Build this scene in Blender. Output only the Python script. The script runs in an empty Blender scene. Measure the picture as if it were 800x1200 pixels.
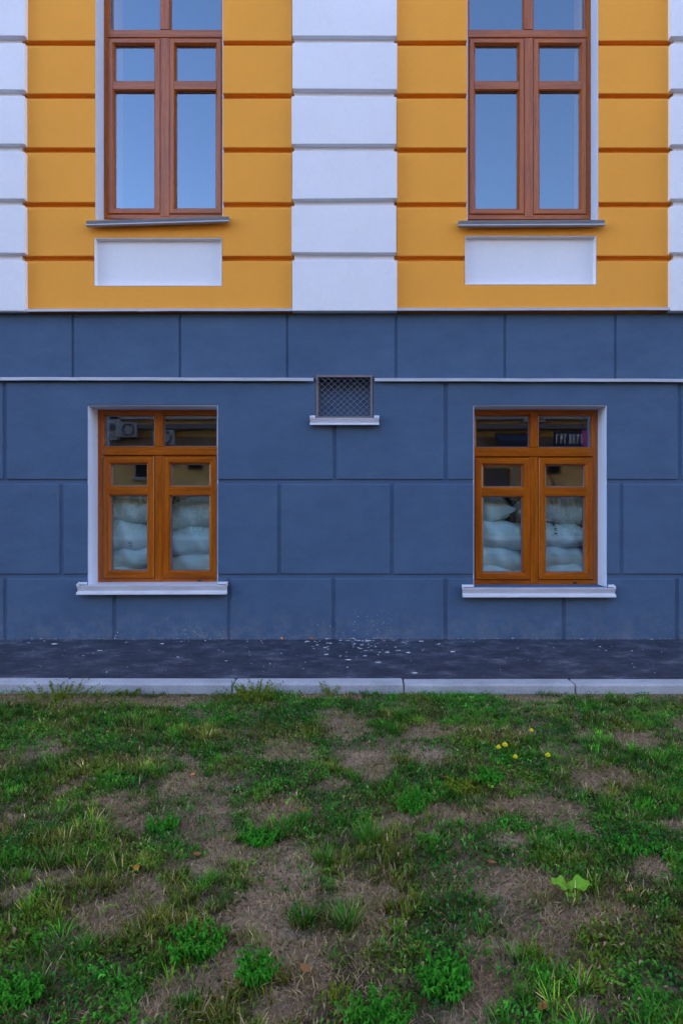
import bpy, bmesh, math, random
import numpy as np
from mathutils import Vector, Matrix
from mathutils.bvhtree import BVHTree
R = math.radians
random.seed(7); rng = np.random.default_rng(7)
scene = bpy.context.scene
COL = scene.collection

# ------------------------------------------------------------------ camera
FOC, D, HC, U0, V0 = 800.0, 5.3333, 1.0, 425.0, 600.0   # focal (px of an 800x1200 frame), distance, eye height, principal point
cam_d = bpy.data.cameras.new('camera')
cam = bpy.data.objects.new('camera', cam_d); COL.objects.link(cam)
cam.location = (0, -D, HC); cam.rotation_euler = (R(90), 0, 0)
cam_d.lens = 24.0; cam_d.sensor_width = 36.0
cam_d.shift_x = -(U0 - 400) / 1200.0
cam_d.clip_start = 0.05; cam_d.clip_end = 2000
scene.camera = cam

# ------------------------------------------------------------------ sky, sun, exposure
SUN_EL, SUN_AZ = 10.0, 60.0           # behind the facade, towards the right
w = bpy.data.worlds.new('World'); scene.world = w; w.use_nodes = True
nt = w.node_tree
sky = nt.nodes.new('ShaderNodeTexSky'); sky.sky_type = 'NISHITA'; sky.sun_disc = False
sky.sun_elevation = R(SUN_EL); sky.sun_rotation = R(SUN_AZ)
sky.air_density = 1.0; sky.dust_density = 0.25; sky.ozone_density = 1.0
tint = nt.nodes.new('ShaderNodeMix'); tint.data_type = 'RGBA'; tint.blend_type = 'MULTIPLY'; tint.inputs[0].default_value = 1.0
tint.inputs[7].default_value = (0.87, 0.82, 1.0, 1)      # the camera's white balance leans to violet
nt.links.new(sky.outputs[0], tint.inputs[6]); nt.links.new(tint.outputs[2], nt.nodes['Background'].inputs[0])
nt.nodes['Background'].inputs[1].default_value = 0.15
sun_d = bpy.data.lights.new('sun', 'SUN'); sun_d.energy = 2.0; sun_d.angle = R(0.5); sun_d.color = (1, 0.86, 0.7)
sun = bpy.data.objects.new('sun', sun_d); COL.objects.link(sun)
sv = Vector((math.sin(R(SUN_AZ)) * math.cos(R(SUN_EL)), math.cos(R(SUN_AZ)) * math.cos(R(SUN_EL)), math.sin(R(SUN_EL))))
sun.rotation_euler = (-sv).to_track_quat('-Z', 'Y').to_euler(); sun.location = (20, 20, 30)
vs = scene.view_settings
vs.view_transform = 'Standard'; vs.look = 'None'; vs.exposure = 3.02; vs.gamma = 1.0; vs.use_curve_mapping = False
scene.cycles.max_bounces = 6; scene.cycles.transparent_max_bounces = 8

# ------------------------------------------------------------------ helpers
def W(u, v, y=0.0):                    # picture measure -> point on the plane at depth y
    s = (D + y) / FOC
    return ((u - U0) * s, HC + (V0 - v) * s)
GZ = -0.05
def G(u, v):                           # picture measure -> point on the lawn
    d = FOC * (HC - GZ) / (v - V0)
    return ((u - U0) * d / FOC, d - D)

def node(nt, t, **kw):
    n = nt.nodes.new(t)
    for k, v in kw.items(): setattr(n, k, v)
    return n
def mat(name, rough=0.7, spec=0.5):
    m = bpy.data.materials.new(name); m.use_nodes = True
    b = m.node_tree.nodes['Principled BSDF']
    b.inputs['Roughness'].default_value = rough
    b.inputs['Specular IOR Level'].default_value = spec
    return m, m.node_tree, b
def ramp(nt, stops):
    r = node(nt, 'ShaderNodeValToRGB')
    e = r.color_ramp.elements
    while len(e) < len(stops): e.new(0.5)
    for k, (p, c) in enumerate(stops):
        e[k].position = p; e[k].color = (*c, 1)
    return r
def noise(nt, scale, detail=4, rough=0.55, vec=None, sc=None):
    n = node(nt, 'ShaderNodeTexNoise'); n.inputs['Scale'].default_value = scale
    n.inputs['Detail'].default_value = detail; n.inputs['Roughness'].default_value = rough
    if vec is None:
        g = node(nt, 'ShaderNodeNewGeometry'); vec = g.outputs['Position']
    if sc:
        mp = node(nt, 'ShaderNodeMapping'); mp.inputs['Scale'].default_value = sc
        nt.links.new(vec, mp.inputs['Vector']); vec = mp.outputs[0]
    nt.links.new(vec, n.inputs['Vector'])
    return n
def bump(nt, b, src, strength, dist, prev=None):
    n = node(nt, 'ShaderNodeBump'); n.inputs['Strength'].default_value = strength; n.inputs['Distance'].default_value = dist
    nt.links.new(src, n.inputs['Height'])
    if prev: nt.links.new(prev.outputs[0], n.inputs['Normal'])
    nt.links.new(n.outputs[0], b.inputs['Normal'])
    return n
def mixc(nt, fac, a, c, mode='MIX'):
    n = node(nt, 'ShaderNodeMix', data_type='RGBA', blend_type=mode)
    for k, s in ((0, fac), (6, a), (7, c)):
        if isinstance(s, bpy.types.NodeSocket): nt.links.new(s, n.inputs[k])
        elif k == 0: n.inputs[k].default_value = s
        else: n.inputs[k].default_value = (*s, 1)
    return n.outputs[2]

def plaster(name, c, var=0.10, fine=260, fstr=0.35, stain=None, rough=0.85, splash=None):
    m, nt, b = mat(name, rough, 0.3)
    n1 = noise(nt, 1.7, 5, 0.6)
    lo = tuple(x * (1 - var) for x in c); hi = tuple(min(1, x * (1 + var)) for x in c)
    r = ramp(nt, [(0.3, lo), (0.7, hi)]); nt.links.new(n1.outputs[0], r.inputs[0])
    out = r.outputs[0]
    n4 = noise(nt, 38, 3, 0.6)
    r4 = ramp(nt, [(0.35, (0.975, 0.975, 0.975)), (0.7, (1.015, 1.015, 1.015))]); nt.links.new(n4.outputs[0], r4.inputs[0])
    out = mixc(nt, 1.0, out, r4.outputs[0], 'MULTIPLY')
    if stain:
        sc, col, lo_, hi_, s3 = stain
        n3 = noise(nt, sc, 6, 0.7, sc=s3)
        r3 = ramp(nt, [(lo_, (0, 0, 0)), (hi_, (1, 1, 1))]); nt.links.new(n3.outputs[0], r3.inputs[0])
        out = mixc(nt, r3.outputs[0], out, col)
    if splash:
        gp = node(nt, 'ShaderNodeNewGeometry'); sx = node(nt, 'ShaderNodeSeparateXYZ'); nt.links.new(gp.outputs['Position'], sx.inputs[0])
        mr = node(nt, 'ShaderNodeMapRange'); nt.links.new(sx.outputs['Z'], mr.inputs[0]); mr.inputs[1].default_value = 0.30; mr.inputs[2].default_value = 0.0
        ns = noise(nt, 9, 8, 0.75); rs_ = ramp(nt, [(0.42, (0, 0, 0)), (0.72, (0.75, 0.75, 0.75))]); nt.links.new(ns.outputs[0], rs_.inputs[0])
        mm = node(nt, 'ShaderNodeMath', operation='MULTIPLY'); nt.links.new(mr.outputs[0], mm.inputs[0]); nt.links.new(rs_.outputs[0], mm.inputs[1])
        out = mixc(nt, mm.outputs[0], out, splash)
        nd = noise(nt, 2.6, 9, 0.78, sc=(0.8, 1, 1.5)); rd = ramp(nt, [(0.35, (0.86, 0.87, 0.89)), (0.65, (1.12, 1.11, 1.09))]); nt.links.new(nd.outputs[0], rd.inputs[0])
        out = mixc(nt, 1.0, out, rd.outputs[0], 'MULTIPLY')
    nt.links.new(out, b.inputs['Base Color'])
    n2 = noise(nt, fine, 3, 0.6)
    bp = bump(nt, b, n2.outputs[0], fstr, 0.003)
    n5 = noise(nt, 9, 3, 0.5)
    bump(nt, b, n5.outputs[0], 0.06, 0.02, bp)
    return m
M = {}
M['yellow'] = plaster('yellow plaster', (0.84, 0.345, 0.042), 0.03, stain=(3.0, (0.76, 0.32, 0.048), 0.55, 0.9, (1, 1, 0.4)))
M['white'] = plaster('white plaster', (0.74, 0.73, 0.75), 0.03, fine=300, fstr=0.08, stain=(2.5, (0.63, 0.63, 0.66), 0.55, 0.95, (1, 1, 0.5)))
M['plinth'] = plaster('blue grey plinth paint', (0.061, 0.108, 0.186), 0.06, fine=120, fstr=0.75, stain=(4.0, (0.070, 0.118, 0.182), 0.5, 0.85, (0.5, 1, 1.6)), splash=(0.17, 0.18, 0.21))
M['reveal'] = plaster('white reveal plaster', (0.56, 0.62, 0.74), 0.04, fine=150, fstr=0.15)
M['roomwall'] = plaster('dim interior plaster', (0.22, 0.24, 0.24), 0.15)
M['tan'] = plaster('tan plaster', (0.84, 0.56, 0.22), 0.15)
M['darkband'] = plaster('brown fascia', (0.26, 0.18, 0.12), 0.5)

def metal(name, c, rough=0.4, met=0.0):
    m, nt, b = mat(name, rough, 0.5)
    n = noise(nt, 14, 5, 0.65, sc=(0.5, 1, 3))
    r = ramp(nt, [(0.35, tuple(x * 0.82 for x in c)), (0.65, c)]); nt.links.new(n.outputs[0], r.inputs[0])
    nt.links.new(r.outputs[0], b.inputs['Base Color']); b.inputs['Metallic'].default_value = met
    n2 = noise(nt, 40, 3, 0.5); bump(nt, b, n2.outputs[0], 0.06, 0.004)
    return m
M['sillwhite'] = metal('white painted sheet metal', (0.66, 0.66, 0.70), 0.4)
M['sillgrey'] = metal('grey galvanised sheet', (0.40, 0.41, 0.43), 0.38, 0.3)
M['flash'] = metal('weathered zinc flashing', (0.43, 0.43, 0.46), 0.45, 0.2)
M['rustframe'] = metal('dull painted vent frame', (0.17, 0.145, 0.145), 0.7)
M['wire'] = metal('grey wire', (0.24, 0.24, 0.28), 0.5, 0.3)
M['dark'] = metal('dark gap', (0.012, 0.012, 0.014), 0.8)
M['acbox'] = metal('off white enamel', (0.40, 0.41, 0.42), 0.5)

def wood(name, sc):
    m, nt, b = mat(name, 0.24, 0.5)
    n = noise(nt, 16, 6, 0.65, sc=sc)
    r = ramp(nt, [(0.25, (0.23, 0.046, 0.001)), (0.5, (0.42, 0.096, 0.0015)), (0.75, (0.56, 0.145, 0.003))])
    nt.links.new(n.outputs[0], r.inputs[0])
    n2 = noise(nt, 120, 3, 0.6, sc=sc)
    r2 = ramp(nt, [(0.35, (0.68, 0.66, 0.64)), (0.6, (1, 1, 1))]); nt.links.new(n2.outputs[0], r2.inputs[0])
    nt.links.new(mixc(nt, 1.0, r.outputs[0], r2.outputs[0], 'MULTIPLY'), b.inputs['Base Color'])
    bump(nt, b, n2.outputs[0], 0.05, 0.002)
    return m
M['woodv'] = wood('varnished frame, upright grain', (3.0, 3.0, 0.12))
M['woodh'] = wood('varnished frame, level grain', (0.12, 3.0, 3.0))

def glass():
    m = bpy.data.materials.new('window glass'); m.use_nodes = True
    nt = m.node_tree; nt.nodes.clear()
    o = node(nt, 'ShaderNodeOutputMaterial')
    t = node(nt, 'ShaderNodeBsdfTransparent'); t.inputs[0].default_value = (0.80, 0.92, 0.92, 1)
    g = node(nt, 'ShaderNodeBsdfGlossy'); g.inputs['Roughness'].default_value = 0.004; g.inputs[0].default_value = (0.62, 0.80, 0.97, 1)
    lw = node(nt, 'ShaderNodeLayerWeight'); lw.inputs[0].default_value = 0.5                                   # Schlick, for the four faces of double glazing
    pw = node(nt, 'ShaderNodeMath', operation='POWER'); nt.links.new(lw.outputs['Facing'], pw.inputs[0]); pw.inputs[1].default_value = 5.0
    f = node(nt, 'ShaderNodeMapRange'); nt.links.new(pw.outputs[0], f.inputs[0]); f.inputs[3].default_value = 0.20; f.inputs[4].default_value = 1.0
    n = noise(nt, 1.6, 2, 0.5)
    bp = node(nt, 'ShaderNodeBump'); bp.inputs['Strength'].default_value = 0.02; bp.inputs['Distance'].default_value = 0.01
    nt.links.new(n.outputs[0], bp.inputs['Height']); nt.links.new(bp.outputs[0], g.inputs['Normal'])
    mx = node(nt, 'ShaderNodeMixShader')
    nt.links.new(f.outputs[0], mx.inputs[0]); nt.links.new(t.outputs[0], mx.inputs[1]); nt.links.new(g.outputs[0], mx.inputs[2])
    nt.links.new(mx.outputs[0], o.inputs[0])
    return m
M['glass'] = glass()

def sackmat():
    m, nt, b = mat('woven sack cloth', 0.6, 0.35)
    n = noise(nt, 6, 5, 0.6)
    r = ramp(nt, [(0.3, (0.56, 0.70, 0.69)), (0.7, (0.78, 0.86, 0.83))]); nt.links.new(n.outputs[0], r.inputs[0])
    nt.links.new(r.outputs[0], b.inputs['Base Color'])
    n2 = noise(nt, 30, 4, 0.6, sc=(2.5, 1, 0.7)); bump(nt, b, n2.outputs[0], 0.3, 0.012)
    return m
M['sack'] = sackmat()
def flat(name, c, rough=0.8):
    m, nt, b = mat(name, rough, 0.3)
    n = noise(nt, 30, 4, 0.6)
    r = ramp(nt, [(0.3, tuple(x * 0.75 for x in c)), (0.7, c)]); nt.links.new(n.outputs[0], r.inputs[0])
    nt.links.new(r.outputs[0], b.inputs['Base Color'])
    return m
M['ink'] = flat('black sack print', (0.02, 0.02, 0.03))
M['string'] = flat('green tie string', (0.03, 0.25, 0.10))
M['chip'] = flat('white paint chip', (0.75, 0.75, 0.76))
M['leafbrown'] = flat('dry leaf', (0.30, 0.13, 0.04))
M['leaforange'] = flat('orange leaf', (0.55, 0.22, 0.03))
M['pink'] = flat('pink sign paint', (0.75, 0.12, 0.45))
M['signwhite'] = flat('white lettering', (0.7, 0.7, 0.72))
M['awning'] = flat('navy awning cloth', (0.04, 0.05, 0.085))
M['petal'] = flat('yellow petals', (0.92, 0.76, 0.03))

def kerbmat():
    m, nt, b = mat('grey concrete', 0.9, 0.2)
    n = noise(nt, 3.5, 7, 0.65)
    r = ramp(nt, [(0.3, (0.32, 0.325, 0.33)), (0.7, (0.50, 0.505, 0.52))]); nt.links.new(n.outputs[0], r.inputs[0])
    n2 = noise(nt, 130, 3, 0.7)
    r2 = ramp(nt, [(0.3, (0.72, 0.72, 0.72)), (0.6, (1.05, 1.05, 1.05))]); nt.links.new(n2.outputs[0], r2.inputs[0])
    nt.links.new(mixc(nt, 1.0, r.outputs[0], r2.outputs[0], 'MULTIPLY'), b.inputs['Base Color'])
    bump(nt, b, n2.outputs[0], 0.5, 0.004)
    return m
M['kerb'] = kerbmat()
def asphalt():
    m, nt, b = mat('asphalt', 0.8, 0.35)
    n = noise(nt, 3.2, 9, 0.78, sc=(1.3, 1.5, 1))
    r = ramp(nt, [(0.40, (0.020, 0.024, 0.040)), (0.52, (0.042, 0.048, 0.072)), (0.60, (0.095, 0.10, 0.13)), (0.70, (0.24, 0.24, 0.27))]); nt.links.new(n.outputs[0], r.inputs[0])
    n2 = noise(nt, 160, 2, 0.7)
    r2 = ramp(nt, [(0.3, (0.6, 0.6, 0.6)), (0.55, (1, 1, 1)), (0.78, (1.7, 1.7, 1.7))]); nt.links.new(n2.outputs[0], r2.inputs[0])
    nt.links.new(mixc(nt, 1.0, r.outputs[0], r2.outputs[0], 'MULTIPLY'), b.inputs['Base Color'])
    bump(nt, b, n2.outputs[0], 0.9, 0.01)
    return m
M['asphalt'] = asphalt()
def soil():
    m, nt, b = mat('dry trodden soil', 0.95, 0.02)
    n = noise(nt, 5.0, 8, 0.75)
    r = ramp(nt, [(0.3, (0.25, 0.172, 0.100)), (0.52, (0.41, 0.295, 0.180)), (0.72, (0.56, 0.425, 0.275))]); nt.links.new(n.outputs[0], r.inputs[0])
    n2 = noise(nt, 90, 5, 0.75)
    at = node(nt, 'ShaderNodeAttribute', attribute_name='Col'); turf_shade = mixc(nt, at.outputs['Fac'], (0.085, 0.066, 0.042), r.outputs[0])  # soil colour darkened under turf to paint the shade between tufts
    r2 = ramp(nt, [(0.32, (0.38, 0.38, 0.38)), (0.5, (0.95, 0.95, 0.95)), (0.7, (1.5, 1.45, 1.4))]); nt.links.new(n2.outputs[0], r2.inputs[0])
    nt.links.new(mixc(nt, 1.0, turf_shade, r2.outputs[0], 'MULTIPLY'), b.inputs['Base Color'])
    bump(nt, b, n2.outputs[0], 1.0, 0.02)
    return m
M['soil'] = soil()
def leafmat(name, trans=0.16, rough=0.55):
    m = bpy.data.materials.new(name); m.use_nodes = True
    nt = m.node_tree; b = nt.nodes['Principled BSDF']; o = nt.nodes['Material Output']
    a = node(nt, 'ShaderNodeAttribute', attribute_name='Col')
    b.inputs['Roughness'].default_value = rough; b.inputs['Specular IOR Level'].default_value = 0.06
    nt.links.new(a.outputs['Color'], b.inputs['Base Color'])
    t = node(nt, 'ShaderNodeBsdfTranslucent'); nt.links.new(a.outputs['Color'], t.inputs[0])
    mx = node(nt, 'ShaderNodeMixShader'); mx.inputs[0].default_value = trans
    nt.links.new(b.outputs[0], mx.inputs[1]); nt.links.new(t.outputs[0], mx.inputs[2]); nt.links.new(mx.outputs[0], o.inputs[0])
    return m
M['blade'] = leafmat('grass and leaf')

def link(name, me, mats, parent=None, smooth=False):
    o = bpy.data.objects.new(name, me); COL.objects.link(o)
    for m in (mats if isinstance(mats, (list, tuple)) else [mats]): me.materials.append(M[m])
    if parent: o.parent = parent
    if smooth:
        me.polygons.foreach_set('use_smooth', [True] * len(me.polygons))
    return o
def tag(o, label, cat, group=None):
    o['label'] = label; o['category'] = cat
    if group: o['group'] = group
    return o
def struct(o): o['kind'] = 'structure'; return o
def stuff(o): o['kind'] = 'stuff'; return o
def empty(name, loc=(0, 0, 0)):
    o = bpy.data.objects.new(name, None); COL.objects.link(o); o.location = loc; o.empty_display_size = 0.1
    return o
class MB:
    def __init__(s): s.v = []; s.f = []; s.m = []
    def box(s, x0, x1, y0, y1, z0, z1, m=0):
        k = len(s.v)
        s.v += [(x0,y0,z0),(x1,y0,z0),(x1,y1,z0),(x0,y1,z0),(x0,y0,z1),(x1,y0,z1),(x1,y1,z1),(x0,y1,z1)]
        for f in ((0,3,2,1),(4,5,6,7),(0,1,5,4),(1,2,6,5),(2,3,7,6),(3,0,4,7)):
            s.f.append([k + i for i in f]); s.m.append(m)
    def quad(s, a, b, c, d, m=0):
        k = len(s.v); s.v += [a, b, c, d]; s.f.append([k, k+1, k+2, k+3]); s.m.append(m)
    def ring(s, x0, x1, z0, z1, prof, mv=0, mh=1):      # picture frame; prof = [(inset, y)...]
        k = len(s.v); n = len(prof)
        for (i, y) in prof:
            s.v += [(x0+i, y, z0+i), (x1-i, y, z0+i), (x1-i, y, z1-i), (x0+i, y, z1-i)]
        for p in range(n - 1):
            for c in range(4):
                d = (c + 1) % 4
                s.f.append([k+p*4+c, k+p*4+d, k+(p+1)*4+d, k+(p+1)*4+c]); s.m.append(mh if c in (0, 2) else mv)
    def prism(s, prof, a, b, axis, m=0):                # closed profile swept along x ('x', prof=(y,z)) or z ('z', prof=(x,y))
        k = len(s.v); n = len(prof)
        for t in (a, b):
            for p in prof: s.v.append((t, p[0], p[1]) if axis == 'x' else (p[0], p[1], t))
        for i in range(n):
            j = (i + 1) % n
            s.f.append([k+i, k+j, k+n+j, k+n+i]); s.m.append(m)
        s.f.append([k+i for i in range(n)][::-1]); s.m.append(m)
        s.f.append([k+n+i for i in range(n)]); s.m.append(m)
    def mesh(s, name='mesh', bevel=0, seg=2):
        me = bpy.data.meshes.new(name); me.from_pydata(s.v, [], s.f)
        me.polygons.foreach_set('material_index', s.m); me.update()
        bm = bmesh.new(); bm.from_mesh(me); bmesh.ops.recalc_face_normals(bm, faces=bm.faces)
        if bevel:
            bmesh.ops.bevel(bm, geom=bm.edges[:], offset=bevel, segments=seg, affect='EDGES', profile=0.5, clamp_overlap=True)
        bm.to_mesh(me); bm.free(); return me
def tube(mb, pts, r, n=5, m=0):
    k0 = len(mb.v); P = [Vector(p) for p in pts]
    for i, p in enumerate(P):
        t = (P[min(i+1, len(P)-1)] - P[max(i-1, 0)]).normalized()
        a = t.cross(Vector((0.13, 0.9, 0.41))).normalized(); b = t.cross(a)
        rr = r[i] if isinstance(r, (list, tuple)) else r
        for j in range(n):
            g = 2*math.pi*j/n; mb.v.append(tuple(p + (a*math.cos(g) + b*math.sin(g))*rr))
    for i in range(len(P)-1):
        for j in range(n):
            mb.f.append([k0+i*n+j, k0+i*n+(j+1)%n, k0+(i+1)*n+(j+1)%n, k0+(i+1)*n+j]); mb.m.append(m)

def slab(poly, yf, yb, bev, seg=3, jit=0.0015):
    """block with the outline poly (x,z), front at yf with rounded arrises, back at yb"""
    bm = bmesh.new()
    vs_ = [bm.verts.new((x + random.uniform(-jit, jit), yf, z + random.uniform(-jit, jit))) for x, z in poly]
    f = bm.faces.new(vs_); bm.normal_update()
    if f.normal.y > 0: f.normal_flip()
    ret = bmesh.ops.extrude_face_region(bm, geom=[f])
    for v in [g for g in ret['geom'] if isinstance(g, bmesh.types.BMVert)]: v.co.y = yb
    bm.normal_update()
    ed = [e for e in bm.edges if all(abs(v.co.y - yf) < 1e-6 for v in e.verts)]
    bmesh.ops.recalc_face_normals(bm, faces=bm.faces)
    bmesh.ops.bevel(bm, geom=ed, offset=bev, segments=seg, affect='EDGES', profile=0.5, clamp_overlap=True)
    me = bpy.data.meshes.new('block'); bm.to_mesh(me); bm.free()
    return me
def rect(u0, u1, v0, v1): return [(u0, v0), (u1, v0), (u1, v1), (u0, v1)]
def Wp(poly, y): return [W(u, v, y) for u, v in poly]

# ------------------------------------------------------------------ ground, asphalt strip, kerb
def nz(x, y, seed=0, octs=4, f0=1.0):          # cheap smooth value noise on arrays
    out = np.zeros_like(x); amp = 1.0; tot = 0
    for o in range(octs):
        f = f0 * 2**o; X = x*f + 17.3*seed + 5.1*o; Y = y*f + 9.7*seed + 3.3*o
        xi = np.floor(X); yi = np.floor(Y); fx = X-xi; fy = Y-yi
        fx = fx*fx*(3-2*fx); fy = fy*fy*(3-2*fy)
        def h(a, b): 
            s = np.sin(a*127.1 + b*311.7 + seed*74.7) * 43758.5453
            return s - np.floor(s)
        v = (h(xi,yi)*(1-fx) + h(xi+1,yi)*fx)*(1-fy) + (h(xi,yi+1)*(1-fx) + h(xi+1,yi+1)*fx)*fy
        out += amp*v; tot += amp; amp *= 0.5
    return out/tot
KF = -1.395          # kerb front
KB = -1.255          # kerb back
def ground_z(x, y):
    x = np.asarray(x, float); y = np.asarray(y, float)
    k = np.clip((KF - y)/0.12, 0, 1)*np.clip((y + 9)/3, 0, 1)*np.clip((7-np.abs(x))/2, 0, 1)
    return GZ + k*((nz(x, y, 1, 3, 1.3)-0.5)*0.07 + (nz(x, y, 2, 4, 9.0)-0.5)*0.034)
xs = np.concatenate([np.array([-300,-120,-60,-30,-15,-9,-6,-5,-4.2]), np.arange(-3.5, 3.51, 0.028), np.array([4.2,5,6,9,15,30,60,120,300])])
ys = np.concatenate([np.array([-300,-120,-60,-32]), np.arange(-14,-5,1.0), np.arange(-4.9, -1.33, 0.022), np.array([-1.3,0,2,10,40,120,300])])
GX, GY = np.meshgrid(xs, ys); GZZ = ground_z(GX, GY)
n1, n2 = GX.shape
idx = np.arange(n1*n2).reshape(n1, n2)
faces = np.stack([idx[:-1,:-1], idx[:-1,1:], idx[1:,1:], idx[1:,:-1]], -1).reshape(-1, 4)
def np_mesh(name, verts, faces, cols=None):
    me = bpy.data.meshes.new(name); nv = len(verts); nf, k = faces.shape
    me.vertices.add(nv); me.vertices.foreach_set('co', np.ascontiguousarray(verts, np.float32).ravel())
    me.loops.add(nf*k); me.loops.foreach_set('vertex_index', np.ascontiguousarray(faces, np.int32).ravel())
    me.polygons.add(nf); me.polygons.foreach_set('loop_start', np.arange(0, nf*k, k, dtype=np.int32))
    me.update(calc_edges=True)
    if cols is not None:
        a = me.color_attributes.new('Col', 'FLOAT_COLOR', 'POINT')
        c4 = np.ones((nv, 4), np.float32); c4[:, :3] = cols; a.data.foreach_set('color', c4.ravel())
    return me
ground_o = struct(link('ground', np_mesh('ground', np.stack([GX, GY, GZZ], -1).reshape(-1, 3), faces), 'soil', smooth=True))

# asphalt strip along the wall: gently uneven sheet
ax = np.linspace(-14, 14, 400); ay = np.linspace(KB, 0.03, 24)
AX, AY = np.meshgrid(ax, ay); AZ = (nz(AX, AY, 4, 3, 1.1)-0.5)*0.016 + np.clip((AY+0.12)/0.15, 0, 1)*0.006*nz(AX, AY, 5, 3, 6.0)
idx = np.arange(AX.size).reshape(AX.shape)
af = np.stack([idx[:-1,:-1], idx[:-1,1:], idx[1:,1:], idx[1:,:-1]], -1).reshape(-1, 4)
struct(link('asphalt_path', np_mesh('asphalt', np.stack([AX, AY, AZ], -1).reshape(-1, 3), af), 'asphalt', smooth=True))
# kerb: stones about a metre long
kerb = struct(empty('kerb', (0, KF, GZ)))
def kz(u): return W(u, 0, -1.395)[0]
kj = [kz(473) + 0.99*i for i in range(-8, 9)]
for i in range(len(kj)-1):
    mb = MB(); mb.box(kj[i]+0.003, kj[i+1]-0.003, KF+0.004*random.random(), KB, -0.25, 0.004+0.006*random.random())
    o = link('kerb_stone', mb.mesh('kerb_stone', 0.012, 3), 'kerb'); o.parent = kerb; o.matrix_parent_inverse = Matrix.Translation((0, -KF, -GZ))
    o.rotation_euler = (0, R(random.uniform(-0.12, 0.12)), 0)
# street behind the viewer, which the panes mirror
mb = MB(); mb.box(-80, 80, -19, -10.5, -0.2, -0.004)
struct(link('road', mb.mesh('road'), 'asphalt'))
mb = MB(); mb.box(-80, 80, -22, -19, -0.2, 0.10)
struct(link('pavement', mb.mesh('pavement', 0.01), 'kerb'))

# ------------------------------------------------------------------ the building
bld = empty('building', (0, 0, 0))
tag(bld, 'yellow and white rusticated building with blue grey block plinth and brown framed windows', 'building')
YU, YT = 0.055, 0.030        # groove floor of the upper wall; backing of the top plinth course
BX0, BX1, BTOP = -22.0, 60.0, 20.0
BLW = (103, 255, 475, 686)   # basement window openings in the wall (picture measure at y=0)
BRW = (554.5, 710.5, 475, 688)
ULW = (112, 261, -95, 257)
URW = (547, 700.5, -95, 259)
VENT = (369.5, 437, 441, 491)
def wall_grid(x0, x1, z0, z1, holes, y0, y1, name, m):
    xs = sorted({x0, x1, *[h[0] for h in holes], *[h[1] for h in holes]})
    zs = sorted({z0, z1, *[h[2] for h in holes], *[h[3] for h in holes]})
    mb = MB()
    for i in range(len(xs)-1):
        for j in range(len(zs)-1):
            cx = (xs[i]+xs[i+1])/2; cz = (zs[j]+zs[j+1])/2
            if any(h[0] < cx < h[1] and h[2] < cz < h[3] for h in holes): continue
            for y, fl in ((y0, 0), (y1, 1)):
                q = [(xs[i],y,zs[j]), (xs[i+1],y,zs[j]), (xs[i+1],y,zs[j+1]), (xs[i],y,zs[j+1])]
                mb.quad(*(q[::-1] if fl else q))
    for a, b, c, d in holes:
        mb.quad((a,y0,c),(a,y1,c),(a,y1,d),(a,y0,d)); mb.quad((b,y0,c),(b,y0,d),(b,y1,d),(b,y1,c))
        mb.quad((a,y0,d),(b,y0,d),(b,y1,d),(a,y1,d)); mb.quad((a,y0,c),(a,y1,c),(b,y1,c),(b,y0,c))
    return link(name, mb.mesh(name), m, bld)
def hole(px, y=0.0):
    x0, z1 = W(px[0], px[2], y); x1, z0 = W(px[1], px[3], y)
    return (x0, x1, z0, z1)
PB = 0.011                    # depth of the plinth joints
hBL, hBR, hV = hole(BLW), hole(BRW), hole(VENT)
hUL, hUR = hole(ULW, 0.01), hole(URW, 0.01)
ZP = W(0, 366)[1]            # top of the plinth
ZF = W(0, 445.5)[1]          # the string flashing
hVl = (hV[0], hV[1], hV[2], ZF)
wall_grid(BX0, BX1, -0.3, ZF, [hBL, hBR, hVl], PB, 0.62, 'plinth_wall', 'plinth')
wall_grid(BX0, BX1, ZF, ZP, [(hV[0], hV[1], ZF, hV[3])], PB+0.024, 0.62, 'plinth_band_wall', 'plinth')
wall_grid(BX0, BX1, ZP, BTOP, [hUL, hUR], YU, 0.62, 'wall', 'yellow')
# the rest of the body, roof and rear, so that it casts its shade
mb = MB(); mb.box(BX0, BX1, 5.0, 5.3, -0.3, BTOP); mb.box(BX0, BX0+0.3, 0.62, 5.0, -0.3, BTOP); mb.box(BX1-0.3, BX1, 0.62, 5.0, -0.3, BTOP)
link('rear_wall', mb.mesh(), 'yellow', bld)
mb = MB(); mb.box(BX0-0.4, BX1+0.4, -0.5, 5.7, BTOP, BTOP+0.25); link('roof', mb.mesh(), 'flash', bld)
mb = MB()
for z in (-0.25, ZP-0.1, 8.5): mb.box(BX0+0.3, BX1-0.3, 0.62, 5.0, z, z+0.15)
mb.box(-0.4, -0.25, 0.621, 5.0, -0.1, ZP-0.1); mb.box(-0.4, -0.25, 0.621, 5.0, ZP+0.05, 8.5)
mb.box(-4.4, -4.25, 0.621, 5.0, -0.1, ZP-0.1); mb.box(4.25, 4.4, 0.621, 5.0, -0.1, ZP-0.1)
mb.box(-4.4, -4.25, 0.621, 5.0, ZP+0.05, 8.5); mb.box(4.25, 4.4, 0.621, 5.0, ZP+0.05, 8.5)
mb.box(-4.25, -0.4, 2.6, 2.7, -0.1, ZP-0.1); mb.box(-0.25, 4.25, 2.6, 2.7, -0.1, ZP-0.1)
mb.box(-4.25, -0.4, 3.9, 4.0, ZP+0.05, 8.5); mb.box(-0.25, 4.25, 3.9, 4.0, ZP+0.05, 8.5)
link('interior_wall', mb.mesh(), 'roomwall', bld)

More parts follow.
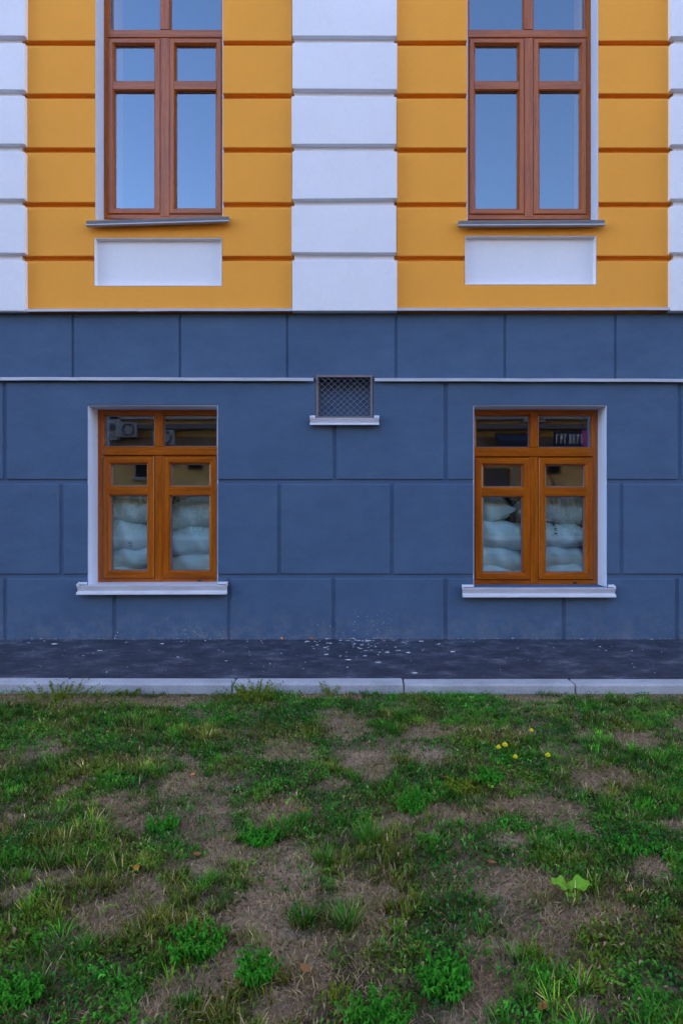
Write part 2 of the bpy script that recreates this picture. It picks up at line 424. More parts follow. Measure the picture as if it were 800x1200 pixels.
# --- plinth blocks, each a piece with rounded edges
JW = 2.2                      # half a joint
def blk(name, poly, yf, yb, m, bev, seg=3, y=0.0, jit=0.0012):
    return link(name, slab(Wp(poly, y), yf, yb, bev, seg, jit), m, bld)
def block_row(v0, v1, joints, notches, extra=()):
    for a, b in zip(joints[:-1], joints[1:]):
        a_, b_ = a + JW, b - JW
        segs = []
        top, bot = v0, v1
        # build the outline clockwise, cutting notches
        pts = [(a_, bot)]
        left = [(a_, bot), (a_, top)]
        P = [(a_, top)]
        for (n0, n1, m0, m1) in sorted(notches):           # notches from the top edge
            if m0 <= top and n1 > a_ and n0 < b_ and m1 > top:
                c0, c1 = max(n0, a_), min(n1, b_)
                if c0 <= a_: P = [(a_, m1), (c1, m1), (c1, top)]
                elif c1 >= b_: P += [(c0, top), (c0, m1), (b_, m1)]
                else: P += [(c0, top), (c0, m1), (c1, m1), (c1, top)]
        if P[-1][0] < b_: P.append((b_, top))
        Q = [(b_, bot)]
        for (n0, n1, m0, m1) in sorted(notches, reverse=True):   # notches from the bottom edge
            if m1 >= bot and m0 < bot and m0 > top and n1 > a_ and n0 < b_:
                c0, c1 = max(n0, a_), min(n1, b_)
                if c1 >= b_: Q = [(b_, m0), (c0, m0), (c0, bot)]
                elif c0 <= a_: Q += [(c1, bot), (c1, m0), (a_, m0)]
                else: Q += [(c1, bot), (c1, m0), (c0, m0), (c0, bot)]
        if Q[-1][0] > a_: Q.append((a_, bot))
        blk('plinth_block', P + Q, 0.0 + random.uniform(-0.001, 0.001), PB + 0.01, 'plinth', 0.008)
OB = [(BLW[0], BLW[1], BLW[2], BLW[3]), (BRW[0], BRW[1], BRW[2], BRW[3])]
def ext(js, step, lo=-420, hi=1250):
    js = list(js)
    while js[0] > lo: js.insert(0, js[0]-step)
    while js[-1] < hi: js.append(js[-1]+step)
    return js
# upper course of the lower plinth (windows reach into it from below, the vent from above)
block_row(448, 562, ext([6, 392, 522, 796], 130), [OB[0], OB[1], (VENT[0], VENT[1], 440, VENT[3])])
def mid_row():
    v0, v1 = 567, 673
    js = ext([72, 327, 459, 728], 130)
    for a, b in zip(js[:-1], js[1:]):
        parts = [(a+JW, b-JW)]
        for o in OB:
            nxt = []
            for p, q in parts:
                if o[0] < q and o[1] > p:
                    if o[0] > p + 1: nxt.append((p, o[0]))
                    if o[1] < q - 1: nxt.append((o[1], q))
                else: nxt.append((p, q))
            parts = nxt
        for p, q in parts: blk('plinth_block', rect(p, q, v0, v1), random.uniform(-0.001, 0.001), PB+0.01, 'plinth', 0.008)
mid_row()
block_row(678, 750.5, ext([6, 134, 268, 391, 522, 660, 793], 130), [(BLW[0], BLW[1], 600, BLW[3]), (BRW[0], BRW[1], 600, BRW[3])])
# band above the string flashing
js = ext([84, 210, 336, 464, 592, 722], 127.5)
for a, b in zip(js[:-1], js[1:]):
    poly = rect(a+1.4, b-1.4, 367.5, 444)
    if a < 380 < b: poly = [(a+1.4, 367.5), (b-1.4, 367.5), (b-1.4, 444), (VENT[1], 444), (VENT[1], 441), (VENT[0], 441), (VENT[0], 444), (a+1.4, 444)]
    blk('band_block', poly, 0.026 + random.uniform(-0.001, 0.001), PB+0.03, 'plinth', 0.004)

# --- sheet metal flashings: two runs in lengths
def flashing(u0, u1, va, vb, vlip, yback, proud=0.035):
    x0, z0 = W(u0, va); x1, z1 = W(u1, vb)
    lip = vlip/150.0
    n = max(2, int((x1-x0)/0.25)); mb = MB()
    ring = []
    for i in range(n+1):
        t = i/n; x = x0+(x1-x0)*t; z = z0+(z1-z0)*t + random.uniform(-0.0012, 0.0012); y = -proud + random.uniform(-0.002, 0.002)
        ring.append([(x, yback, z+0.014), (x, y, z), (x, y-0.003, z-lip), (x, y+0.006, z-lip-0.002), (x, y+0.007, z-0.004), (x, yback, z+0.008)])
    k = 0
    for r in ring: mb.v += r
    for i in range(n):
        for j in range(6):
            mb.f.append([i*6+j, i*6+(j+1)%6, (i+1)*6+(j+1)%6, (i+1)*6+j]); mb.m.append(0)
    mb.f.append(list(range(6))); mb.m.append(0); mb.f.append([n*6+i for i in range(6)][::-1]); mb.m.append(0)
    return link('flashing', mb.mesh(), 'flash', bld)
cuts = [-420, -130, 163, 445, 700, 960, 1250]
for a, b in zip(cuts[:-1], cuts[1:]): flashing(a, b-0.25, 363.4-(a+20)*0.0022, 363.4-(b+20)*0.0022, 3.0, YU+0.02, 0.03)
for a, b in ((-420, 95), (95.3, 367.5), (438.5, 620), (620.3, 880), (880.3, 1250)):
    flashing(a, b, 442.6+max(0, a)*0.0028, 442.6+max(0, b)*0.0028, 3.6, PB+0.03, 0.03)

# --- upper wall: yellow blocks between white pilasters
RJ = [-206, -142, -78, -14, 50.5, 112.5, 176, 240, 303]      # bed joints
YG = 2.9
def ypoly(a, b, v0, v1): return rect(a, b, v0+YG, v1-YG)
YF = 0.010
def yb_(poly): blk('wall_block', poly, YF + random.uniform(-0.001, 0.001), YU+0.01, 'yellow', 0.006, 2, y=YF)
PIL = [(-95, 29), (342, 464.5), (785.5, 905)]
bays = [(29, 342, ULW, (111, 260, 279, 335)), (464.5, 785.5, URW, (544.5, 698, 276.5, 333.5))]
panel_px = []
for x0, x1, win, pan in bays:
    for k in range(len(RJ)-1):
        v0, v1 = RJ[k], RJ[k+1]
        if v1 <= win[2]: yb_(ypoly(x0, x1, v0, v1)); continue
        if v0 < win[2] < v1:
            a, b = v0+YG, v1-YG
            yb_([(x0, a), (x1, a), (x1, b), (win[1], b), (win[1], win[2]), (win[0], win[2]), (win[0], b), (x0, b)]); continue
        if v1 < win[3]:
            yb_(ypoly(x0, win[0], v0, v1)); yb_(ypoly(win[1], x1, v0, v1)); continue
        a, b = v0+YG, v1-YG
        yb_([(x0, a), (win[0], a), (win[0], win[3]), (win[1], win[3]), (win[1], a), (x1, a), (x1, b), (pan[1], b), (pan[1], pan[2]), (pan[0], pan[2]), (pan[0], b), (x0, b)])
    a, b = RJ[-1]+YG, 363.5
    yb_([(x0, a), (pan[0], a), (pan[0], pan[3]), (pan[1], pan[3]), (pan[1], a), (x1, a), (x1, b), (x0, b)])
    # white recessed panel with its own returns
    px0, pz1 = W(pan[0], pan[2], YF); px1, pz0 = W(pan[1], pan[3], YF)
    mb = MB(); yfp = YU + 0.004 - 0.012
    mb.ring(px0, px1, pz0, pz1, [(0.0, YF-0.0015), (0.004, YF-0.0012), (0.006, YF+0.004), (0.012, yfp)], 0, 0)
    mb.quad((px0+0.012, yfp, pz0+0.012), (px1-0.012, yfp, pz0+0.012), (px1-0.012, yfp, pz1-0.012), (px0+0.012, yfp, pz1-0.012))
    link('recessed_panel', mb.mesh(), 'white', bld)
for sx0, sx1 in ((-420, -95), (905, 1250)):
    for k in range(len(RJ)): yb_(ypoly(sx0, sx1, RJ[k], RJ[k+1] if k+1 < len(RJ) else 361.5+YG))
# pilasters: a core and proud blocks
PJ = [-212, -147, -83, -18, 45, 107.5, 172, 235.5, 299.5]
PF = -0.038
for k, (a, b) in enumerate(PIL):
    c = {0: 26.5, 1: 342, 2: 785.5}[k]
    x0, z1 = W(a+3, -260, YF); x1, z0 = W(b-3, 363.5, YF)
    mb = MB(); mb.box(x0, x1, YF-0.004, YU+0.01, z0, z1); link('pilaster_core', mb.mesh(), 'white', bld)
    for j in range(len(PJ)):
        v0 = PJ[j]+5.4; v1 = (PJ[j+1] if j+1 < len(PJ) else 364.2+3.0)-3.0
        d = [random.uniform(-0.8, 0.8) for _ in range(4)]
        dx = random.uniform(-0.6, 0.6)
        if j == len(PJ)-1: d[2] = d[3] = 0
        # outline measured on the block's own front face
        poly = [(a+dx, v0+d[0]), (b+dx, v0+d[1]), (b+dx, v1+d[2]), (a+dx, v1+d[3])]
        link('pilaster_block', slab(Wp(poly, PF), PF + random.uniform(-0.003, 0.003), YF+0.02, 0.004, 2, 0.0008), 'white', bld)

# --- windows
def bar_h(mb, x0, x1, z0, z1, yf, yb, c=0.008):
    mb.prism([(yb, z0), (yf+c*1.4, z0), (yf, z0+c), (yf, z1-c), (yf+c*1.4, z1), (yb, z1)], x0, x1, 'x', 1)
def bar_v(mb, x0, x1, z0, z1, yf, yb, c=0.008):
    mb.prism([(x0, yb), (x0, yf+c*1.4), (x0+c, yf), (x1-c, yf), (x1, yf+c*1.4), (x1, yb)], z0, z1, 'z', 0)
def pane(win, x0, x1, z0, z1, y):
    mb = MB(); e = 0.006; mb.quad((x0-e, y, z0-e), (x1+e, y, z0-e), (x1+e, y, z1+e), (x0-e, y, z1+e))
    o = link('pane', mb.mesh(), 'glass', win); return o
def gasket(mb, x0, x1, z0, z1, y):
    mb.ring(x0, x1, z0, z1, [(0.0, y-0.004), (0.005, y-0.004), (0.006, y-0.0005)], 2, 2)
def window(h, yf, jamb, mull_c, mull_w, tr0, tr1, rail0, rail1, zb, sash_w, basement, mats=('woodv', 'woodh', 'wire')):
    """h: opening; yf: face of the outer frame; tr: transom z range; rail: sash rail z range; zb: bottom of sashes"""
    x0, x1, z0, z1 = h; e = 0.002; yb = yf + 0.075
    mb = MB()
    mb.ring(x0+e, x1-e, z0+e, z1-e, [(0, yb), (0, yf), (jamb-0.008, yf), (jamb, yf+0.012), (jamb, yb), (0, yb)])
    bar_v(mb, mull_c-mull_w/2, mull_c+mull_w/2, z0+0.02, tr0, yf-0.004, yb)
    bar_v(mb, mull_c-mull_w/2, mull_c+mull_w/2, tr1, z1-0.02, yf-0.004, yb)
    bar_h(mb, x0+jamb*0.7, x1-jamb*0.7, tr0, tr1, yf-0.006, yb)
    win = link('window', mb.mesh(), list(mats), bld)
    gy = yf + 0.032
    for a, b in ((x0+jamb, mull_c-mull_w/2), (mull_c+mull_w/2, x1-jamb)):
        pane(win, a, b, tr1, z1-jamb, gy)
        g = MB(); gasket(g, a, b, tr1, z1-jamb, gy)
        # sash
        sy = yf - 0.014
        s0, s1 = a-0.004, b+0.004; t0, t1 = zb, tr0-0.006
        s = MB()
        s.ring(s0, s1, t0, t1, [(0, yb), (0, sy+0.006), (0.006, sy), (sash_w-0.014, sy), (sash_w, sy+0.02), (sash_w, yb-0.01), (0, yb)])
        bar_h(s, s0+sash_w*0.8, s1-sash_w*0.8, rail0, rail1, sy+0.002, yb-0.01)
        sash = link('sash', s.mesh(), list(mats), win)
        for q0, q1 in ((t0+sash_w, rail0), (rail1, t1-sash_w)):
            pane(win, s0+sash_w, s1-sash_w, q0, q1, sy+0.036); gasket(g, s0+sash_w, s1-sash_w, q0, q1, sy+0.036)
        link('glazing_bead', g.mesh(), list(mats), win)
    return win
def reveal(win, h, y0, y1, t=0.004):
    x0, x1, z0, z1 = h; mb = MB()
    for a, b, c, d in ((x0-0.002, x0+t, z0, z1), (x1-t, x1+0.002, z0, z1)): mb.box(a, b, y0, y1, c, d)
    mb.box(x0+t, x1-t, y0, y1, z1-t, z1+0.002)
    link('reveal', mb.mesh('reveal', 0.0015, 1), 'reveal', win)
def sill(win, x0, x1, zl, zr, y_in, proud, lip, m, caps=True, rise=0.03, ir=None):
    """sheet sill: sloping plate, drip lip, upturned ends"""
    mb = MB(); k = 0
    n = 8
    for i in range(n+1):
        t = i/n; x = x0+(x1-x0)*t; z = zl+(zr-zl)*t
        mb.v += [(x, y_in, z+rise), (x, -proud, z), (x, -proud+0.003, z-lip*0.16), (x, -proud+0.024, z-lip*0.60), (x, -proud-0.008, z-lip*0.78), (x, -proud-0.010, z-lip), (x, -proud+0.030, z-lip-0.001), (x, -proud+0.030, z-0.006), (x, y_in, z+rise-0.006)]
    for i in range(n):
        for j in range(9):
            mb.f.append([i*9+j, i*9+(j+1)%9, (i+1)*9+(j+1)%9, (i+1)*9+j]); mb.m.append(0)
    mb.f.append(list(range(9))); mb.m.append(0); mb.f.append([n*9+i for i in range(9)][::-1]); mb.m.append(0)
    if caps:
        for xa, z in ((x0, zl), (x1-0.004, zr)):
            mb.prism([(-0.001, z-0.004), (-proud-0.004, z-0.004), (-proud-0.003, z+0.012), (-0.001, z+0.026)], xa-0.001, xa+0.005, 'x')
        for xa, xb, z in ((x0, x0+0.07 if ir is None else ir[0]-0.002, zl), (x1-0.07 if ir is None else ir[1]+0.002, x1, zr)):
            mb.prism([(-0.0015, z+0.006), (-0.018, z+0.006), (-0.016, z+0.024), (-0.0015, z+0.024)], xa+0.006, xb, 'x')
    return link('sill', mb.mesh('sill'), m, win)
def zat(v, y): return W(0, v, y)[1]
def xat(u, y): return W(u, 0, y)[0]
# basement windows (frame face 0.20 m behind the wall face)
YW = 0.195
def basement(h, mull_u, tr_v, rail_v, zb_v):
    win = window(h, YW, 0.05, xat(mull_u, YW), 0.075, zat(tr_v[1], YW), zat(tr_v[0], YW), zat(rail_v[1], YW), zat(rail_v[0], YW), zat(zb_v, YW), 0.062, True)
    return win
hBLf = (hBL[0], hBL[1], zat(684, YW), hBL[3]); hBRf = (hBR[0], hBR[1], zat(686, YW), hBR[3])
wl = basement(hBLf, 186.0, (523, 534), (569.5, 581), 677.2); wr = basement(hBRf, 625.5, (524, 535.5), (570.5, 582), 679.2)
for wn, h, px in ((wl, hBL, (90, 265.5, 686.5, 686.0)), (wr, hBR, (542, 721, 689.5, 689.5))):
    reveal(wn, h, 0.006, 0.3)
    sill(wn, xat(px[0], -0.05), xat(px[1], -0.05), zat(px[2], -0.05), zat(px[3], -0.05), YW+0.01, 0.05, 0.068, 'sillwhite', True, 0.004, (h[0], h[1]))
for wn, u, v in ((wl, 234, 680.6), (wr, 673, 682.8)):
    x, z = W(u, v, YW); mb = MB(); mb.box(x-0.014, x+0.014, YW-0.006, YW+0.002, z-0.005, z+0.006); link('drain_cap', mb.mesh('cap', 0.0015, 1), 'dark', wn)
wl['label'] = 'left basement window with white sacks behind the glass'
wr['label'] = 'right basement window with white sacks and a pink reflection'
# inner stools the sacks lie on
for wn, h in ((wl, hBL), (wr, hBR)):
    mb = MB(); mb.box(h[0]-0.25, h[1]+0.25, YW+0.08, 1.15, h[2]-0.16, h[2]+0.03); link('inner_ledge', mb.mesh(), 'roomwall', wn)
# upper windows
YUW = 0.175
def upper(h, mull_u, zb_v):
    hf = (h[0], h[1], zat(zb_v+5.5, YUW), h[3])
    win = window(hf, YUW, 0.045, xat(mull_u, YUW), 0.085, zat(45, YUW), zat(34.5, YUW), zat(106.5, YUW), zat(95, YUW), zat(zb_v, YUW), 0.05, False)
    reveal(win, h, YF+0.006, 0.28); return win
ul = upper(hUL, 193.5, 251); ur = upper(hUR, 619.0, 251.5)
ul['label'] = 'tall upper window on the left mirroring blue sky'; ur['label'] = 'tall upper window on the right mirroring blue sky'
sill(ul, xat(101, -0.05), xat(268, -0.05), zat(258.5, -0.05), zat(253.5, -0.05), YUW+0.01, 0.05, 0.04, 'sillgrey', False, 0.03)
sill(ur, xat(537, -0.05), xat(708.5, -0.05), zat(258.5, -0.05), zat(257.5, -0.05), YUW+0.01, 0.05, 0.042, 'sillgrey', False, 0.03)
# vent with a wire grille
mb = MB(); x0, x1, z0, z1 = hV
mb.ring(x0+0.003, x1-0.003, z0+0.003, z1+0.012, [(0, 0.12), (0, 0.002), (0.018, 0.0), (0.020, 0.03), (0.020, 0.12)], 0, 0)
vent = link('vent_opening', mb.mesh('vent', 0), 'rustframe', bld); vent['label'] = 'small barred vent with diamond wire mesh'
mb = MB(); mb.quad((x0, 0.12, z0), (x1, 0.12, z0), (x1, 0.12, z1+0.01), (x0, 0.12, z1+0.01)); link('backing', mb.mesh(), 'plinth', vent)
mb = MB()
st = 0.05
def clipseg(p, d, xa, xb, za, zb):
    t0, t1 = -9, 9
    for o_, dd, lo, hi in ((p[0], d[0], xa, xb), (p[1], d[1], za, zb)):
        a, b = (lo-o_)/dd, (hi-o_)/dd
        t0, t1 = max(t0, min(a, b)), min(t1, max(a, b))
    return (t0, t1)
for sgn in (1, -1):
    for i in range(-16, 24):
        p = (x0 + i*st + random.uniform(-0.003, 0.003), z0); d = (sgn*0.74, 0.68)
        a, b = clipseg(p, d, x0+0.02, x1-0.02, z0+0.02, z1-0.008)
        if b - a > 0.02:
            n = 6
            pts = [(p[0]+d[0]*(a+(b-a)*k/n), 0.012+0.003*math.sin(k*2.1+i)*sgn, p[1]+d[1]*(a+(b-a)*k/n)) for k in range(n+1)]
            tube(mb, pts, 0.0013, 4)
link('wire_mesh', mb.mesh(), 'wire', vent)
sill(vent, xat(363, -0.04), xat(444, -0.04), zat(490, -0.04), zat(490, -0.04), 0.03, 0.04, 0.052, 'sillwhite', True, 0.012, (hV[0], hV[1]))

# ------------------------------------------------------------------ sacks inside the basement windows
def sack_mesh(L, Hh, Dp, seed, ears=True):
    nu, nv = 40, 28; rs = np.random.default_rng(seed)
    u = np.linspace(-1, 1, nu); a = np.linspace(0, 2*np.pi, nv, endpoint=False)
    U, A = np.meshgrid(u, a, indexing='ij')
    th = (1-np.abs(U)**3.2)**0.55*0.97 + 0.03                     # thickness dies away at the seams
    wd = 1-0.16*np.abs(U)**3 + 0.05*np.abs(U)**12
    cx, sx = np.cos(A), np.sin(A)
    y = np.sign(cx)*np.abs(cx)**0.72*Dp/2*wd
    z = np.sign(sx)*np.abs(sx)**0.8*Hh/2*th
    x = U*L/2
    x = x + np.where(np.abs(U) > 0.9, np.sign(U)*0.02*np.abs(cx)**6, 0)      # ears at the corners
    ph = rs.uniform(0, 6, 8)
    wr_ = np.abs(U)**2
    z = z + Hh*0.05*(np.sin(U*3+ph[0]+cx*1.2) + 0.6*np.sin(U*7+ph[1]+cx*2))*th
    y = y + 0.012*np.sin(A*9+ph[2])*wr_ + 0.012*np.sin(U*9+ph[3]+sx*2) + 0.006*np.sin(U*21+ph[4]+3*sx)*wr_
    z = z + 0.006*np.sin(A*7+U*4+ph[5])*wr_ - 0.1*Hh*(U**2)*(0.4)
    V = np.stack([x, y, z], -1).reshape(-1, 3)
    idx = np.arange(nu*nv).reshape(nu, nv); nx = np.roll(idx, -1, 1)
    F = np.stack([idx[:-1], nx[:-1], nx[1:], idx[1:]], -1).reshape(-1, 4)
    return np_mesh('sack', V, F)
YS = 0.50
def sack(uc, vc, Lp, Hp, tilt, seed, label, yaw=0.0, y=YS):
    s = (D+y)/FOC; x, z = W(uc, vc, y)
    o = link('sack', sack_mesh(Lp*s, Hp*s, 0.42, seed), 'sack', None, True)
    o.location = (x, y, z); o.rotation_euler = (0, R(-tilt), R(yaw))
    return tag(o, label, 'sack', 'white sacks stacked inside the basement windows')
rows_l = ['lowest', 'second from the bottom', 'third from the bottom', 'topmost']
def place_stack(data, wname, side):
    out = []
    for i, (uc, vc, Lp, Hp, t, yaw) in enumerate(data):
        pos = rows_l[i]
        out.append(sack(uc, vc, Lp, Hp, t, hash_(wname, side, i), f'white sack, {pos} of the {side} stack in the {wname} basement window', yaw, YS + (0.02 if side == 'right' else -0.01) + 0.012*((i % 2)*2-1)))
    return out
def hash_(a, b, i): return (len(a)*7 + len(b)*13 + i*5) % 97
s1 = place_stack([(152, 676, 82, 34, -3, 3), (156, 653, 84, 32, 4, -4), (148, 628.5, 84, 39, -3, 2), (152, 597, 80, 36, -1, -3)], 'left', 'left')
s2 = place_stack([(232, 678, 86, 34, 7, -4), (234, 661, 90, 34, 9, 3), (230, 634, 88, 37, 8, -3), (234, 602, 86, 38, 3, 4)], 'left', 'right')
s3 = place_stack([(578, 676, 84, 34, -3, 3), (572, 652, 82, 33, -6, -4), (580, 626, 90, 35, -2, 3), (556, 597, 80, 34, 1, -2)], 'right', 'left')
s4 = place_stack([(650, 674, 74, 34, 0, -3), (646, 651, 78, 30, -4, 5), (644, 626, 84, 31, -5, -4), (650, 598, 96, 36, -1, 3)], 'right', 'right')
# print on two sacks
def print_on(o, strokes, x, z, w_):
    bpy.context.view_layer.update()
    me = o.data; mw = o.matrix_world
    bv = BVHTree.FromPolygons([mw @ v.co for v in me.vertices], [tuple(p.vertices) for p in me.polygons])
    mb = MB()
    for (ax_, az_, bx_, bz_) in strokes:
        dx, dz = bx_-ax_, bz_-az_; l = math.hypot(dx, dz); nx_, nz_ = -dz/l*w_, dx/l*w_; P = []
        for k in range(5):
            t = k/4
            for sg in (1, -1):
                h = bv.ray_cast(Vector((x+ax_+dx*t+nx_*sg, -1, z+az_+dz*t+nz_*sg)), Vector((0, 1, 0)))
                if h[0] is None: P = None; break
                P.append(h[0] - Vector((0, 0.003, 0)))
            if P is None: break
        if not P: continue
        k0 = len(mb.v); inv = mw.inverted(); mb.v += [tuple(inv @ p) for p in P]
        for k in range(4): mb.f.append([k0+2*k, k0+2*k+1, k0+2*k+3, k0+2*k+2]); mb.m.append(0)
    if mb.f: link('printed_letters', mb.mesh(), 'ink', o)
xw, zw = W(649, 621, YS-0.2)
print_on(s4[2], [(0, .05, .03, .045), (.03, .045, 0, .035), (0, .035, .03, .028), (0, .015, .03, .012), (0, .0, .03, -.004), (.015, .014, .015, -.002), (0, -.02, .03, -.03), (0, -.035, .03, -.03), (.05, .055, .06, .04), (.07, .055, .07, .04)], xw, zw, 0.0022)
xw, zw = W(152, 638, YS-0.2)
print_on(s1[2], [(0, .02, .03, .02), (0, .008, .035, .008), (0.005, -.006, .03, -.006), (.01, -.018, .03, -.02)], xw, zw, 0.002)

# ------------------------------------------------------------------ house across the street (mirrored in the panes)
YO = -22.0
opp = empty('building', (0, YO, 0)); tag(opp, 'tan plastered house across the street, mirrored in the basement panes', 'building')
def ob(name, x0, x1, z0, z1, out=0.0, depth=0.3, m='tan', par=None):
    mb = MB(); mb.box(x0, x1, -depth, out, z0, z1); o = link(name, mb.mesh(), m); o.parent = par or opp
    return o
ob('wall', -34, 34, 0.1, 11.0, 0, 8, 'tan')
ob('roof', -34.4, 34.4, 11.0, 11.3, 0.4, 8.3, 'darkband')
ob('fascia', -34, 34, 3.45, 4.05, 0.06, 0.0, 'darkband')
ob('ledge', -34, 34, 3.40, 3.52, 0.5, -0.061, 'rustframe'); ob('ledge', -34, 34, 4.35, 4.55, 0.35, -0.001, 'rustframe'); ob('ledge', -34, 34, 4.75, 4.83, 0.25, -0.001, 'acbox')
def ow(x, z, w_, h_):
    f = ob('window', x-w_/2, x+w_/2, z, z+h_, 0.05, -0.001, 'acbox')
    for sx in (-1, 1):
        a = x + sx*w_/4
        ob('pane', a-w_/4+0.06, a+w_/4-0.06, z+0.08, z+h_-0.08, 0.062, -0.0505, 'dark', f)
    ob('sill', x-w_/2-0.08, x+w_/2+0.08, z-0.06, z, 0.16, -0.001, 'acbox', f)
for x in (-31, -27, -22.6, -18.2, -13.4, -8.7, -1.6, 2.2, 12.9, 17.5, 22, 26.5, 31):
    ow(x, 1.55 if x not in (-8.7,) else 2.35, 1.1, 1.5 if x not in (-8.7,) else 1.0)
for x in np.arange(-31, 32, 3.6): ow(float(x)+0.6, 5.0, 1.3, 1.9); ow(float(x)+0.6, 8.2, 1.3, 1.8)
for i, (x, z) in enumerate(((-9.5, 4.0), (-8.0, 3.7), (6.9, 4.6), (-20, 4.4))):
    r = empty('air_conditioner', (x, YO+0.3, z))
    tag(r, ['air conditioner above the fascia, mirrored in the left basement pane', 'second air conditioner beside it, mirrored in the left basement pane', 'air conditioner mirrored in the right basement pane', 'air conditioner far along the house across the street'][i], 'air conditioner', 'air conditioners on the house across the street')
    mb = MB(); mb.box(-0.42, 0.42, -0.25, 0.1, 0, 0.6); link('casing', mb.mesh('c', 0.02), 'acbox', r)
    mb = MB(); tube(mb, [(0.1+0.22*math.cos(t*math.pi/10), 0.125, 0.3+0.22*math.sin(t*math.pi/10)) for t in range(21)], 0.02, 5); link('fan_ring', mb.mesh(), 'dark', r)
def dark_window(x0, x1, z0, z1):
    f = ob('window', x0, x1, z0, z1, 0.05, -0.001, 'darkband'); ob('pane', x0+0.06, x1-0.06, z0+0.06, z1-0.06, 0.06, -0.0505, 'dark', f)
dark_window(7.45, 8.05, 2.55, 3.1); dark_window(9.0, 9.5, 2.45, 3.0); dark_window(-7.1, -6.5, 2.7, 3.05); dark_window(3.9, 4.9, 2.2, 3.1)
ob('gate', 4.95, 5.95, 0.1, 2.75, 0.06, -0.001, 'rustframe')
mb = MB(); tube(mb, [(6.12, 0.12, 0.1), (6.12, 0.12, 3.3)], 0.06, 8); link('downpipe', mb.mesh(), 'acbox', opp)
mb = MB(); tube(mb, [(6.6+0.14*i, 0.03, 2.5-0.012*i*i+0.19*i*(i < 5)+0.9*(i >= 5)-0.05*i) for i in range(12)], 0.018, 5); link('cable', mb.mesh(), 'dark', opp)
ob('pilaster', -10.3, -9.8, 3.9, 6, 0.25, -0.001, 'acbox')
hg = empty('added_hedge', (0, YO+2.0, 0.1))  # unseen greenery, added so the lower panes mirror something dark over the sacks
# awning and shop board
aw = empty('awning', (6.1, YO, 3.45)); tag(aw, 'navy shop awning across the street, mirrored in the right basement window', 'awning')
mb = MB(); mb.prism([(0.0, 0.75), (1.1, 0.35), (1.1, 0.1), (1.08, 0.1), (1.08, 0.33), (0.0, 0.7)], -0.75, 0.75, 'x'); link('cloth', mb.mesh(), 'awning', aw)
sg = empty('shop_sign', (8.7, YO+0.53, 3.6)); tag(sg, 'shop sign with a pink patch across the street, mirrored in the right basement window', 'sign')
mb = MB(); mb.box(-1.1, 1.1, -0.02, 0.05, 0, 0.62); link('board', mb.mesh(), 'awning', sg)
for i in range(13):
    x = -1.0 + i*0.16 + random.uniform(-0.02, 0.02)
    if 0.05 < x < 0.42: continue
    mb = MB(); mb.box(x, x+0.05, 0.051, 0.06, 0.12, 0.5); mb.box(x+0.05, x+0.10, 0.051, 0.06, random.choice((0.12, 0.3, 0.44)), 0.5); link('letter', mb.mesh(), 'signwhite', sg)
mb = MB(); mb.box(0.02, 0.44, 0.051, 0.065, 0.04, 0.66); link('pink_patch', mb.mesh(), 'pink', sg)

# ------------------------------------------------------------------ lawn
BARE = [(65,878,18,9),(75,920,20,9),(145,936,27,14),(215,905,17,24),(158,966,38,15),(262,982,20,14),(8,966,16,14),(60,822,80,7),(190,822,60,6),(395,818,60,5),(640,817,70,4),
 (335,880,40,13),(405,850,32,16),(430,896,28,16),(505,860,26,10),(500,890,24,11),(390,922,34,9),(330,946,36,20),(300,992,30,14),(268,985,16,14),(480,962,32,12),(522,954,26,11),(335,990,34,11),
 (682,864,14,9),(745,872,34,10),(712,905,28,10),(640,950,55,18),(590,945,22,9),(596,982,28,11),(690,976,18,13),(782,962,20,10),(548,962,20,9),
 (55,1025,24,9),(135,1056,46,30),(12,1046,22,12),(245,1012,28,15),(255,1142,40,38),(182,1166,30,32),(10,1186,26,18),
 (342,1025,44,42),(312,1076,52,44),(440,1042,34,26),(430,1076,38,26),(350,1132,34,42),(330,1182,42,34),(520,1036,24,16),
 (612,1040,50,20),(666,1076,30,22),(572,1116,24,30),(582,1162,56,26),(722,1062,44,12),(755,1012,24,10),(700,1192,30,12),(500,1150,14,10)]
BG = []
for u, v, ru, rv in BARE:
    x, y = G(u, v); x2, _ = G(u+ru, v); _, ya = G(u, max(815, v-rv)); _, yb2 = G(u, v+rv)
    BG.append((x, y, x2-x, max(0.03, (ya-yb2)/2)))
def bare(x, y):
    wx = x + (nz(x, y, 11, 3, 7)-0.5)*0.16; wy = y + (nz(x, y, 12, 3, 7)-0.5)*0.16
    b = np.zeros_like(x)
    for cx, cy, rx, ry in BG:
        d = np.sqrt(((wx-cx)/rx)**2 + ((wy-cy)/ry)**2)
        b = np.maximum(b, np.clip(1.22-d, 0, 0.65)/0.65)
    return np.clip(b*(0.55+1.1*(nz(x, y, 13, 2, 14.0))), 0, 1)
BROAD = [(500,1130,60,45),(740,985,60,25),(745,1140,60,60),(110,880,60,20),(240,1110,40,30),(20,1100,30,30),(115,1150,50,40),(620,905,40,14),(330,850,60,14)]
BRG = []
for u, v, ru, rv in BROAD:
    x, y = G(u, v); x2, _ = G(u+ru, v); _, ya = G(u, v-rv); _, yb2 = G(u, v+rv); BRG.append((x, y, x2-x, (ya-yb2)/2))
def broad(x, y):
    b = np.zeros_like(x)
    for cx, cy, rx, ry in BRG: b = np.maximum(b, np.clip(1.3-np.sqrt(((x-cx)/rx)**2+((y-cy)/ry)**2), 0, 1))
    return b
def in_view(x, y, margin=0.7):
    d = y + D
    return (d > 1.15) & (x > -(U0)*d/FOC - margin) & (x < (800-U0)*d/FOC + margin)
def lerp(a, b, t): return a + (b-a)*t[:, None]
